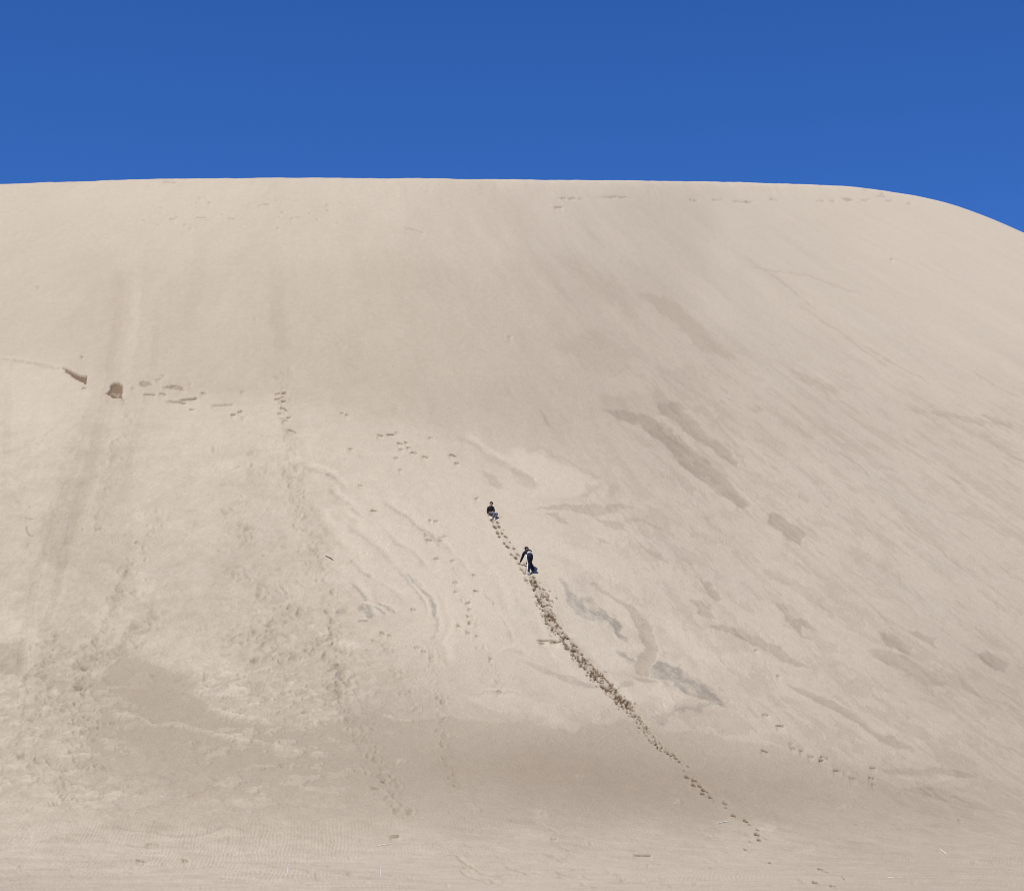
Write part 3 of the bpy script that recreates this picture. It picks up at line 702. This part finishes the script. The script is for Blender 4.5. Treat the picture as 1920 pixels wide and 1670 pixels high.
for x, y, s_ in ((1291,1436,2.2),(1289,1456,3.2),(1303,1462,3.4),(1301,1471,3.6),(1313,1473,3.4),(1320,1480,4),(1318,1487,3.6),(1327,1484,3.2),(1333,1494,3.2),(1360,1505,3),(1362,1514,2),(1376,1528,3),(1399,1538,3.6),(1406,1546,1.8),(1421,1556,2.6),
                 (1420,1565,4.2),(1424,1577,3),(1408,1581,2.6),(1437,1574,2),(1444,1621,3),(1539,1634,3.6),(1551,1640,2),(1529,1659,4.6),(1582,1652,1.8),(1562,1666,3),(1399,1596,2.6),(1275,1428,2.5),(1269,1421,3),(1283,1444,1.8),(1254,1412,3)):
    dig(x, y, s_ * 1.6, s_ * .85, .35, .08, .95, .4)
# scuff of the sitting figure's heel and a thin dark furrow beside
stroke([(935,966),(940,968),(946,971)], .9, .3, 0.05, damp=.30, H=-.04)
dig(922, 974, 4, 2, .2, .06, .7)
dig(988, 1072, 6, 3, .3, .06, .55)

# ================================================================== build the dune sheet
np.clip(damp, 0.0, 1.0, out=damp); np.clip(grey, 0, .8, out=grey)
D_ = np.clip(damp - fill, 0, 1)
kx = [0, .10, .25, .45, .70, 1.0]
cr = np.interp(D_, kx, [.520, .480, .420, .350, .215, .105])
cgn = np.interp(D_, kx, [.465, .425, .366, .301, .159, .069])
cb = np.interp(D_, kx, [.385, .350, .297, .241, .114, .045])
cr = cr * .950; cgn = cgn * .908; cb = cb * .822
lum = (cr + cgn + cb) / 3
g_ = grey * 0.62
cr = cr * (1 - g_) + g_ * lum * .66; cgn = cgn * (1 - g_) + g_ * lum * .615; cb = cb * (1 - g_) + g_ * lum * .495

# surface normals of the smooth dune
def grads(x, y):
    e = .25
    zx = (base_z(x + e, y, T_of(x + e, y)) - base_z(x - e, y, T_of(x - e, y))) / (2 * e)
    zy = (base_z(x, y + e, T_of(x, y + e)) - base_z(x, y - e, T_of(x, y - e))) / (2 * e)
    return zx, zy
zx, zy = grads(X, Y)
nl = 1 / np.sqrt(1 + zx * zx + zy * zy)
fade = np.ones(shape); fade[:R0] = 0
Hd = H * fade
VX = X - zx * nl * Hd; VY = Y - zy * nl * Hd; VZ = Z + nl * Hd
nr, ncol = shape

def new_mat(name):
    m = bpy.data.materials.new(name); m.use_nodes = True
    nt = m.node_tree
    return m, nt, nt.nodes['Principled BSDF']

def sand_material():
    m, nt, b = new_mat('dry_sand')
    at = nt.nodes.new('ShaderNodeAttribute'); at.attribute_name = 'sand_colour'
    tc = nt.nodes.new('ShaderNodeTexCoord')
    n1 = nt.nodes.new('ShaderNodeTexNoise'); n1.inputs['Scale'].default_value = 11.0; n1.inputs['Detail'].default_value = 4; n1.inputs['Roughness'].default_value = .75
    n2 = nt.nodes.new('ShaderNodeTexNoise'); n2.inputs['Scale'].default_value = 40.0; n2.inputs['Detail'].default_value = 3; n2.inputs['Roughness'].default_value = .8
    r1 = nt.nodes.new('ShaderNodeMapRange'); r1.inputs[1].default_value = .25; r1.inputs[2].default_value = .75; r1.inputs[3].default_value = .90; r1.inputs[4].default_value = 1.10
    r2 = nt.nodes.new('ShaderNodeMapRange'); r2.inputs[1].default_value = .25; r2.inputs[2].default_value = .75; r2.inputs[3].default_value = .84; r2.inputs[4].default_value = 1.16
    n3 = nt.nodes.new('ShaderNodeTexNoise'); n3.inputs['Scale'].default_value = 2.2; n3.inputs['Detail'].default_value = 5; n3.inputs['Roughness'].default_value = .7
    r3 = nt.nodes.new('ShaderNodeMapRange'); r3.inputs[1].default_value = .25; r3.inputs[2].default_value = .75; r3.inputs[3].default_value = .955; r3.inputs[4].default_value = 1.045
    nt.links.new(tc.outputs['Object'], n3.inputs['Vector']); nt.links.new(n3.outputs['Fac'], r3.inputs[0])
    m3 = nt.nodes.new('ShaderNodeMath'); m3.operation = 'MULTIPLY'
    mu = nt.nodes.new('ShaderNodeMath'); mu.operation = 'MULTIPLY'
    mx = nt.nodes.new('ShaderNodeVectorMath'); mx.operation = 'SCALE'
    L = nt.links.new
    L(tc.outputs['Object'], n1.inputs['Vector']); L(tc.outputs['Object'], n2.inputs['Vector'])
    L(n1.outputs['Fac'], r1.inputs[0]); L(n2.outputs['Fac'], r2.inputs[0])
    L(r1.outputs[0], mu.inputs[0]); L(r2.outputs[0], mu.inputs[1])
    L(at.outputs['Color'], mx.inputs[0]); L(mu.outputs[0], m3.inputs[0]); L(r3.outputs[0], m3.inputs[1]); L(m3.outputs[0], mx.inputs['Scale'])
    L(mx.outputs[0], b.inputs['Base Color'])
    b.inputs['Roughness'].default_value = 1.0
    b.inputs['Specular IOR Level'].default_value = 0.0
    bp = nt.nodes.new('ShaderNodeBump'); bp.inputs['Strength'].default_value = .8; bp.inputs['Distance'].default_value = .02
    h1 = nt.nodes.new('ShaderNodeMath'); h1.operation = 'MULTIPLY_ADD'; h1.inputs[1].default_value = 2.2
    h2 = nt.nodes.new('ShaderNodeMath'); h2.operation = 'MULTIPLY_ADD'; h2.inputs[1].default_value = 4.0
    L(n1.outputs['Fac'], h1.inputs[0]); L(n2.outputs['Fac'], h1.inputs[2])
    L(n3.outputs['Fac'], h2.inputs[0]); L(h1.outputs[0], h2.inputs[2])
    L(h2.outputs[0], bp.inputs['Height']); L(bp.outputs[0], b.inputs['Normal'])
    return m
M_SAND = sand_material()

def plain(name, col, rough=.85, var=.12, scale=60, bump=.0):
    m, nt, b = new_mat(name)
    n = nt.nodes.new('ShaderNodeTexNoise'); n.inputs['Scale'].default_value = scale; n.inputs['Detail'].default_value = 4
    tc = nt.nodes.new('ShaderNodeTexCoord'); nt.links.new(tc.outputs['Object'], n.inputs['Vector'])
    r = nt.nodes.new('ShaderNodeMapRange'); r.inputs[1].default_value = .3; r.inputs[2].default_value = .7
    r.inputs[3].default_value = 1 - var; r.inputs[4].default_value = 1 + var
    v = nt.nodes.new('ShaderNodeVectorMath'); v.operation = 'SCALE'; v.inputs[0].default_value = col
    nt.links.new(n.outputs['Fac'], r.inputs[0]); nt.links.new(r.outputs[0], v.inputs['Scale'])
    nt.links.new(v.outputs[0], b.inputs['Base Color'])
    b.inputs['Roughness'].default_value = rough
    b.inputs['Specular IOR Level'].default_value = .25
    if bump:
        bp = nt.nodes.new('ShaderNodeBump'); bp.inputs['Strength'].default_value = bump; bp.inputs['Distance'].default_value = .01
        nt.links.new(n.outputs['Fac'], bp.inputs['Height']); nt.links.new(bp.outputs[0], b.inputs['Normal'])
    return m

def grid_mesh(name, vx, vy, vz, colr=None):
    r, c = vx.shape
    me = bpy.data.meshes.new(name)
    me.vertices.add(r * c)
    co = np.stack([vx, vy, vz], -1).astype(np.float32).ravel()
    me.vertices.foreach_set('co', co)
    idx = np.arange(r * c, dtype=np.int32).reshape(r, c)
    quads = np.stack([idx[:-1, :-1], idx[:-1, 1:], idx[1:, 1:], idx[1:, :-1]], -1).reshape(-1, 4)
    nq = len(quads)
    me.loops.add(nq * 4); me.loops.foreach_set('vertex_index', quads.ravel())
    me.polygons.add(nq)
    me.polygons.foreach_set('loop_start', np.arange(0, nq * 4, 4, dtype=np.int32))
    me.polygons.foreach_set('loop_total', np.full(nq, 4, np.int32))
    me.polygons.foreach_set('use_smooth', np.ones(nq, bool))
    me.update(calc_edges=True)
    if colr is not None:
        a = me.attributes.new('sand_colour', 'FLOAT_COLOR', 'POINT')
        a.data.foreach_set('color', np.stack(list(colr) + [np.ones_like(colr[0])], -1).astype(np.float32).ravel())
    return me

dune_me = grid_mesh('sand_dune', VX, VY, VZ, (cr, cgn, cb))
dune_me.materials.append(M_SAND)
dune = bpy.data.objects.new('sand_dune', dune_me); COL.objects.link(dune)
dune['kind'] = 'structure'

# wide flat ground to the horizon
gme = grid_mesh('ground', *[a for a in np.meshgrid(np.linspace(-6000, 6000, 25), np.linspace(-6000, 6000, 25))], np.full((25, 25), -.12),
                (np.full((25, 25), .40), np.full((25, 25), .34), np.full((25, 25), .255)))
gme.materials.append(M_SAND)
ground = bpy.data.objects.new('ground', gme); COL.objects.link(ground); ground['kind'] = 'structure'

def at_pix(px, py):
    """point of the finished sand surface seen in that direction (nearest sheet vertex)"""
    w = window(px, py, px, py, 6)
    d = (PX[w] - px) ** 2 + (PY[w] - py) ** 2
    i = np.unravel_index(int(d.argmin()), d.shape)
    return Vector((float(VX[w][i]), float(VY[w][i]), float(VZ[w][i])))

def surf_z(x, y):
    u = x / y
    j = int(np.clip(np.searchsorted(ug, u), 1, NC - 1))
    t = (u - ug[j - 1]) / (ug[j] - ug[j - 1])
    za = np.interp(y, VY[:, j - 1], VZ[:, j - 1]); zb = np.interp(y, VY[:, j], VZ[:, j])
    return float(za * (1 - t) + zb * t)

# ================================================================== things
def obj(name, me, mat=None, parent=None):
    o = bpy.data.objects.new(name, me); COL.objects.link(o)
    if mat: me.materials.clear(); me.materials.append(mat)
    if parent: o.parent = parent
    return o

def tag(o, label, cat, group=None):
    o['label'] = label; o['category'] = cat
    if group: o['group'] = group
    return o

def empty(name, loc):
    o = bpy.data.objects.new(name, None); COL.objects.link(o); o.location = loc; o.empty_display_size = .2
    return o

def skin(name, chains, mat, parent, sub=2):
    """chains: list of lists of (x,y,z,rx[,ry]); a chain whose first point repeats an existing point joins it"""
    vs, es, rs, roots, key = [], [], [], [], {}
    for ch in chains:
        prev = None
        for p in ch:
            kk = tuple(round(c, 4) for c in p[:3])
            if kk in key: i = key[kk]
            else:
                i = len(vs); key[kk] = i; vs.append(p[:3]); rs.append((p[3], p[4] if len(p) > 4 else p[3]))
                if prev is None: roots.append(i)
            if prev is not None and prev != i: es.append((prev, i))
            prev = i
    me = bpy.data.meshes.new(name); me.from_pydata(vs, es, [])
    o = bpy.data.objects.new(name, me); COL.objects.link(o)
    m = o.modifiers.new('skin', 'SKIN'); m.use_smooth_shade = True; m.branch_smoothing = .3
    for i, sv in enumerate(me.skin_vertices[0].data):
        sv.radius = rs[i]; sv.use_root = i in roots
    s = o.modifiers.new('sub', 'SUBSURF'); s.levels = sub; s.render_levels = sub
    bpy.context.view_layer.update()
    dg = bpy.context.evaluated_depsgraph_get()
    me2 = bpy.data.meshes.new_from_object(o.evaluated_get(dg))
    me2.name = name
    bpy.data.objects.remove(o); bpy.data.meshes.remove(me)
    for p in me2.polygons: p.use_smooth = True
    return obj(name, me2, mat, parent)

def ball(name, c, r, mat, parent, seg=16, cut=None):
    bm = bmesh.new()
    bmesh.ops.create_uvsphere(bm, u_segments=seg, v_segments=seg // 2 + 2, radius=1)
    for v in bm.verts:
        v.co = Vector((v.co.x * r[0] + c[0], v.co.y * r[1] + c[1], v.co.z * r[2] + c[2]))
    if cut:
        n, d = Vector(cut[0]), cut[1]
        bmesh.ops.delete(bm, geom=[v for v in bm.verts if (v.co - Vector(c)).dot(n) < d], context='VERTS')
    for f in bm.faces: f.smooth = True
    me = bpy.data.meshes.new(name); bm.to_mesh(me); bm.free()
    return obj(name, me, mat, parent)

def hand(wrist, along, side, curl, s=1.0):
    """finger chains: along = direction of the palm, side = towards the thumb, curl = direction the tips bend"""
    w, a, sd, c = Vector(wrist), Vector(along).normalized(), Vector(side).normalized(), Vector(curl).normalized()
    out = []
    pm = w + a * .05 * s
    for k, ln in enumerate((.070, .078, .073, .058)):
        b = pm + sd * (.024 - .016 * k) * s
        r = .0085 * s
        p1 = b + a * .03 * s; p2 = p1 + (a * .8 + c * .35) * ln * .45 * s; p3 = p2 + (a * .5 + c * .75) * ln * .45 * s
        out.append([(*b, r), (*p1, r), (*p2, r * .95), (*p3, r * .8)])
    b = w + a * .018 * s + sd * .018 * s
    p1 = b + (sd * .8 + a * .5) * .03 * s; p2 = p1 + (a * .8 + sd * .35 + c * .3) * .03 * s
    out.append([(*b, .011 * s), (*p1, .0105 * s), (*p2, .009 * s)])
    return out

M_SKIN = plain('skin', (.42, .25, .17), .6, .06)
M_BLACK = plain('black_jersey', (.011, .009, .011), .9, .25, 90, .3)
M_NAVY = plain('navy_jersey', (.012, .010, .020), .9, .25, 90, .3)
M_NAVYT = plain('navy_tracksuit', (.008, .009, .026), .75, .25, 70, .3)
M_JEANS = plain('grey_blue_denim', (.095, .100, .125), .9, .35, 45, .3)
M_WHITE = plain('white_cotton', (.80, .79, .77), .8, .04)
M_SHOE = plain('white_shoe', (.72, .71, .69), .6, .06)
M_DARKSHOE = plain('dark_shoe', (.03, .026, .024), .6, .1)
M_SOLE = plain('rubber_sole', (.30, .28, .26), .7, .1)
M_HAIR = plain('black_hair', (.010, .008, .007), .55, .3, 120, .4)
M_EYE = plain('eye', (.02, .015, .012), .3, .05)

# ------------------------------------------------------------------ bending figure
def climber():
    base = at_pix(991, 1078)
    t = empty('person', base)
    tag(t, 'climber bent forward with hands on the sand, in navy tracksuit with white side stripe', 'person')
    def g(x, y, up=0.0):                    # height of the sand under a point of the figure
        return surf_z(base.x + x, base.y + y) - base.z + up
    LF = (-.02, .0, g(-.02, .0)); RF = (.20, .40, g(.20, .40))
    LH = (-.43, .86, g(-.43, .86) + .03); RH = (-.10, .98, g(-.10, .98) + .03)
    pel = (.06, .03, .88)
    lhip, rhip = (-.02, .03, .83), (.14, .05, .83)
    lk, rk = (.035, .10, .47), (.075, .33, .58)
    la, ra = (-.01, .00, LF[2] + .08), (.19, .36, RF[2] + .08)
    wai = (.04, .18, .99); che = (-.03, .42, 1.10); nek = (-.07, .56, 1.19); hd0 = (-.085, .62, 1.23); hd = (-.10, .70, 1.26); hd2 = (-.105, .76, 1.275)
    ls, rs = (-.20, .48, 1.07), (.10, .54, 1.12)
    le, re = (-.29, .68, .83), (.02, .80, .88)
    lw, rw = (-.40, .82, LH[2] + .06), (-.08, .94, RH[2] + .07)
    ch = [[(*pel, .08, .08), (*wai, .09, .08), (*che, .11, .09), (*nek, .05), (*hd0, .06, .065), (*hd, .082, .09), (*hd2, .065, .07)],
          [(*pel, .08, .08), (*lhip, .055), (*lk, .048), (*la, .036), (-.03, .09, LF[2] + .04, .03)],
          [(*pel, .08, .08), (*rhip, .055), (*rk, .048), (*ra, .036), (.20, .47, g(.20, .47) + .04, .03)],
          [(*che, .12, .10), (*ls, .052), (*le, .038), (*lw, .026), (*(Vector(lw) + (Vector(LH) - Vector(lw)) * .8), .026, .014)],
          [(*che, .12, .10), (*rs, .052), (*re, .038), (*rw, .026), (*(Vector(rw) + (Vector(RH) - Vector(rw)) * .8), .026, .014)]]
    ch += hand(lw, (-.35, .55, -.6), (.8, .4, 0), (0, .3, -1)) + hand(rw, (-.1, .6, -.6), (-.8, .3, 0), (0, .3, -1))
    skin('body', ch, M_SKIN, t)
    # clothes
    skin('tracksuit_top', [[(*wai, .150, .125), (-.05, .42, 1.09, .190, .15), (-.065, .53, 1.165, .10), (-.085, .60, 1.20, .092)],
                           [(-.05, .42, 1.09, .190, .15), (*ls, .085), (*le, .056), (*(Vector(le) * .12 + Vector(lw) * .88), .042)],
                           [(-.05, .42, 1.09, .190, .15), (*rs, .085), (*re, .056), (*(Vector(re) * .12 + Vector(rw) * .88), .042)]], M_NAVY, t)
    tr = skin('tracksuit_trousers', [[(.05, .11, .945, .125, .12), (*pel, .135, .13)],
                                [(*pel, .145, .135), (*lhip, .112), (*lk, .074), (-.003, .04, .25 + LF[2], .066), (*la, .066), (-.012, .005, LF[2] + .045, .062)],
                                [(*pel, .145, .135), (*rhip, .112), (*rk, .074), (.15, .345, .24 + RF[2], .082), (.195, .355, RF[2] + .10, .092), (.195, .355, RF[2] + .045, .085)]], M_NAVYT, t)
    # white side stripes, laid on the outside of each leg
    def ribbon(name, pts, w, off):
        bm = bmesh.new(); prev = None
        for p in pts:
            p = Vector(p)
            row = [bm.verts.new(p + Vector(v)) for v in ((off[0], -w, 0), (off[0] - .012, 0, 0), (off[0], w, 0), (off[0] + .022, w, 0), (off[0] + .022, -w, 0))]
            if prev:
                for i in range(5): bm.faces.new((prev[i], prev[(i + 1) % 5], row[(i + 1) % 5], row[i]))
            else: bm.faces.new(row)
            prev = row
        bm.faces.new(prev[::-1])
        bmesh.ops.recalc_face_normals(bm, faces=bm.faces)
        me = bpy.data.meshes.new(name); bm.to_mesh(me); bm.free()
        return obj(name, me, M_WHITE, tr)
    ribbon('stripe', [(-.092, .0, .90), (-.106, -.02, .80), (-.088, .0, .66), (-.044, .03, .50), (-.056, .01, .36), (-.074, -.02, .20 + LF[2]), (-.082, -.035, .08 + LF[2])], .026, (0, 0))
    s2 = skin('white_hem', [[(.054, .065, .935, .142, .138), (.045, .135, .985, .140, .134)]], M_WHITE, t, 2)
    # hair, ear, shoes
    h = skin('hair', [[(-.088, .625, 1.245, .078), (-.10, .69, 1.285, .108, .102), (-.105, .765, 1.295, .090)]], M_HAIR, t)
    def shoe(p, d, mat):
        p = Vector(p); d = Vector(d)
        s = skin('shoe', [[(*(p - d * .08 + Vector((0, 0, .045))), .040, .045), (*(p + d * .02 + Vector((0, 0, .045))), .046, .048), (*(p + d * .12 + Vector((0, 0, .035))), .046, .034), (*(p + d * .18 + Vector((0, 0, .028))), .036, .024)]], mat, t)
        skin('sole', [[(*(p - d * .085 + Vector((0, 0, .006))), .040, .012), (*(p + d * .05 + Vector((0, 0, .006))), .048, .012), (*(p + d * .18 + Vector((0, 0, .006))), .040, .012)]], M_SOLE, s, 1)
    shoe((-.035, -.01, LF[2] + .005), Vector((-.35, .75, .3)).normalized(), M_SHOE)
    shoe((.21, .36, RF[2] + .005), Vector((.25, .8, .45)).normalized(), M_DARKSHOE)
    return t
climber()

# ------------------------------------------------------------------ sitting figure
def sitter():
    base = at_pix(921, 965)
    t = empty('person', base)
    tag(t, 'person sitting on the slope with knees drawn up, in black top and grey-blue jeans', 'person')
    def g(x, y, up=0.0):
        return surf_z(base.x + x, base.y + y) - base.z + up
    pel = (0, .02, .10); wai = (-.005, .05, .23); che = (0, .05, .37); nek = (.02, .03, .475); hd0 = (.025, .01, .515); hd = (.03, -.01, .575); hd2 = (.03, 0, .615)
    ls, rs = (-.125, .05, .405), (.125, .05, .40)
    le, re = (-.150, .05, .22), (.150, .0, .23)
    lw, rw = (-.135, -.01, g(-.135, -.01) + .06), (.20, -.17, .13)
    lk, rk = (.20, -.20, .09), (.33, -.13, .07)
    la = (.09, -.33, g(.09, -.33) + .07); ra = (.20, -.33, g(.20, -.33) + .07)
    lhip, rhip = (-.055, .0, .085), (.075, .0, .085)
    ch = [[(*pel, .07, .07), (*wai, .075, .07), (*che, .09, .07), (*nek, .043), (*hd0, .055, .06), (*hd, .072, .082), (*hd2, .06, .066)],
          [(*hd, .072, .082), (.034, -.095, .563, .012)],
          [(*pel, .07, .07), (*lhip, .05), (*lk, .042), (*la, .032), (.04, -.36, g(.04, -.36) + .03, .026)],
          [(*pel, .07, .07), (*rhip, .05), (*rk, .042), (*ra, .032), (.20, -.40, g(.20, -.40) + .03, .026)],
          [(*che, .09, .07), (*ls, .043), (*le, .034), (*lw, .023), (-.125, -.045, g(-.125, -.045) + .035, .024, .014)],
          [(*che, .09, .07), (*rs, .043), (*re, .034), (*rw, .023), (.215, -.215, .115, .024, .014)]]
    ch += hand(lw, (.1, -.6, -.5), (.8, .2, 0), (0, -.3, -1), .9) + hand(rw, (.2, -.6, -.2), (-.8, 0, .2), (0, -.3, -1), .9)
    skin('body', ch, M_SKIN, t)
    for sx in (-1, 1):
        ball('eye', (.032 + sx * .027, -.083, .590), (.012, .008, .007), M_EYE, t, 8)
        ball('ear', (.03 + sx * .076, .005, .575), (.012, .020, .028), M_SKIN, t, 8)
    ball('mouth', (.034, -.082, .530), (.022, .008, .006), plain('lips', (.30, .12, .10), .5, .05), t, 8)
    skin('black_top', [[(-.003, .04, .165, .118, .105), (*wai, .112, .10), (*che, .132, .105), (.015, .035, .45, .075), (.022, .022, .492, .060)],
                       [(*che, .126, .10), (*ls, .070), (*le, .058), (*(Vector(le) * .02 + Vector(lw) * .98), .040)],
                       [(*che, .126, .10), (*rs, .070), (*re, .058), (*(Vector(re) * .15 + Vector(rw) * .85), .036)]], M_BLACK, t)
    skin('jeans', [[(0, .03, .15, .105, .098), (*pel, .112, .105)],
                   [(*pel, .112, .105), (*lhip, .086), (*lk, .070), (*la, .050)],
                   [(*pel, .112, .105), (*rhip, .086), (*rk, .070), (*ra, .050)]], M_JEANS, t)
    skin('white_hem', [[(-.002, .035, .148, .121, .108), (-.003, .038, .168, .121, .108)]], M_WHITE, t)
    ball('hair', (.03, .008, .600), (.088, .094, .090), M_HAIR, t, 20, ((0, .72, .70), -.036))
    def shoe(p, d):
        p = Vector(p); d = Vector(d)
        s = skin('shoe', [[(*(p - d * .06 + Vector((0, 0, .04))), .036, .040), (*(p + d * .03 + Vector((0, 0, .036))), .038, .038), (*(p + d * .13 + Vector((0, 0, .026))), .034, .024)]], M_SHOE, t)
        skin('sole', [[(*(p - d * .065 + Vector((0, 0, .004))), .036, .010), (*(p + d * .04 + Vector((0, 0, .004))), .040, .010), (*(p + d * .14 + Vector((0, 0, .004))), .034, .010)]], M_SOLE, s, 1)
    shoe((.07, -.33, g(.07, -.33)), Vector((-.75, -.35, -.18)).normalized())
    shoe((.20, -.34, g(.20, -.34)), Vector((-.3, -.8, -.45)).normalized())
    return t
sitter()

# ------------------------------------------------------------------ pale dry stalks in the foreground sand
M_STALK = plain('bleached_straw', (.80, .76, .66), .7, .08, 30)
M_TWIG = plain('dark_bark', (.035, .026, .020), .9, .3, 40, .4)

def stalk(px0, py0, px1, py1, label, lean=0.0, r=.011, flat=False, mat=None, name='dry_stalk', cat='dry stalk', group='dry stalks in the foreground sand', leaf=True):
    a = at_pix(px0, py0)
    k = FPX / a.y
    if flat:
        b = at_pix(px1, py1) + Vector((0, 0, .012)); a2 = a + Vector((0, 0, .012))
    else:
        b = a + Vector(((px1 - px0) / k, lean, (py0 - py1) / k)); a2 = a - Vector((0, 0, .03))
    t = empty(name, a)
    def rel(v): return v - a
    p = [rel(a2.lerp(b, f)) for f in (0, .35, .7, 1)]
    p[1] += Vector((.008, 0, .006)); p[2] += Vector((-.004, .004, .008))
    skin('stem', [[(*p[0], r), (*p[1], r), (*p[2], r * .8), (*p[3], r * .5)]], mat or M_STALK, t, 1)
    if leaf:
        q = p[1]; d = (p[3] - p[0]) * .35 + Vector((.05, -.02, .0))
        skin('leaf_blade', [[(*q, r * .8), (*(q + d * .5 + Vector((0, 0, .008))), r * 1.3, r * .4), (*(q + d), r * .4)]], mat or M_STALK, t, 1)
    tag(t, label, cat, group)
    return t
stalk(537, 1646, 541, 1626, 'upright pale dry stalk leaning slightly right, left of the other upright one')
stalk(713, 1647, 714, 1630, 'shorter upright pale dry stalk, right of the other upright one', r=.009)
stalk(1764, 1596, 1775, 1608, 'bright bent dry stalk lying in smooth sand at lower right', flat=True, r=.011)
stalk(703, 1591, 738, 1587, 'long pale dry stalk lying level above the two upright ones', flat=True, r=.009)
stalk(1343, 1544, 1372, 1538, 'pale dry stalk lying beside the lowest footprints of the fresh track', flat=True, r=.010)
stalk(1664, 1651, 1690, 1650, 'pale dry stalk lying level near the bottom edge, on the right', flat=True, r=.007)
stalk(297, 1491, 305, 1494, 'tiny pale dry stalk lying on smooth brown sand at lower left', flat=True, r=.009)
stalk(610, 1039, 625, 1048, 'short crooked dark twig lying on the slope left of the grey smudges', flat=True, r=.018, mat=M_TWIG, name='twig', cat='twig', group=None)

# ------------------------------------------------------------------ damp clods kicked out along the fresh track
def clods():
    vs, fs = [], []
    phi = (1 + 5 ** .5) / 2
    ico = [Vector(v).normalized() for v in ((-1, phi, 0), (1, phi, 0), (-1, -phi, 0), (1, -phi, 0), (0, -1, phi), (0, 1, phi), (0, -1, -phi), (0, 1, -phi), (phi, 0, -1), (phi, 0, 1), (-phi, 0, -1), (-phi, 0, 1))]
    tri = [(0,11,5),(0,5,1),(0,1,7),(0,7,10),(0,10,11),(1,5,9),(5,11,4),(11,10,2),(10,7,6),(7,1,8),(3,9,4),(3,4,2),(3,2,6),(3,6,8),(3,8,9),(4,9,5),(2,4,11),(6,2,10),(8,6,7),(9,8,1)]
    for x, y, a, b in dig_pts:
        for _ in range(1 if rnd.random() < .3 else 0):
            px = x + rnd.gauss(0, a * .8); py = y + b * 1.1 + rnd.gauss(0, b * .8)
            c = at_pix(px, py); r = rnd.choice((.015, .02, .025, .032))
            n0 = len(vs)
            for v in ico:
                q = v * r * rnd.uniform(.7, 1.25)
                vs.append((c.x + q.x, c.y + q.y, c.z + q.z * .7 + r * .2))
            fs.extend((n0 + i, n0 + j, n0 + k) for i, j, k in tri)
    me = bpy.data.meshes.new('sand_clods'); me.from_pydata(vs, [], fs)
    o = obj('sand_clods', me, plain('damp_sand', (.20, .145, .095), 1.0, .2, 20))
    o['kind'] = 'stuff'
clods()
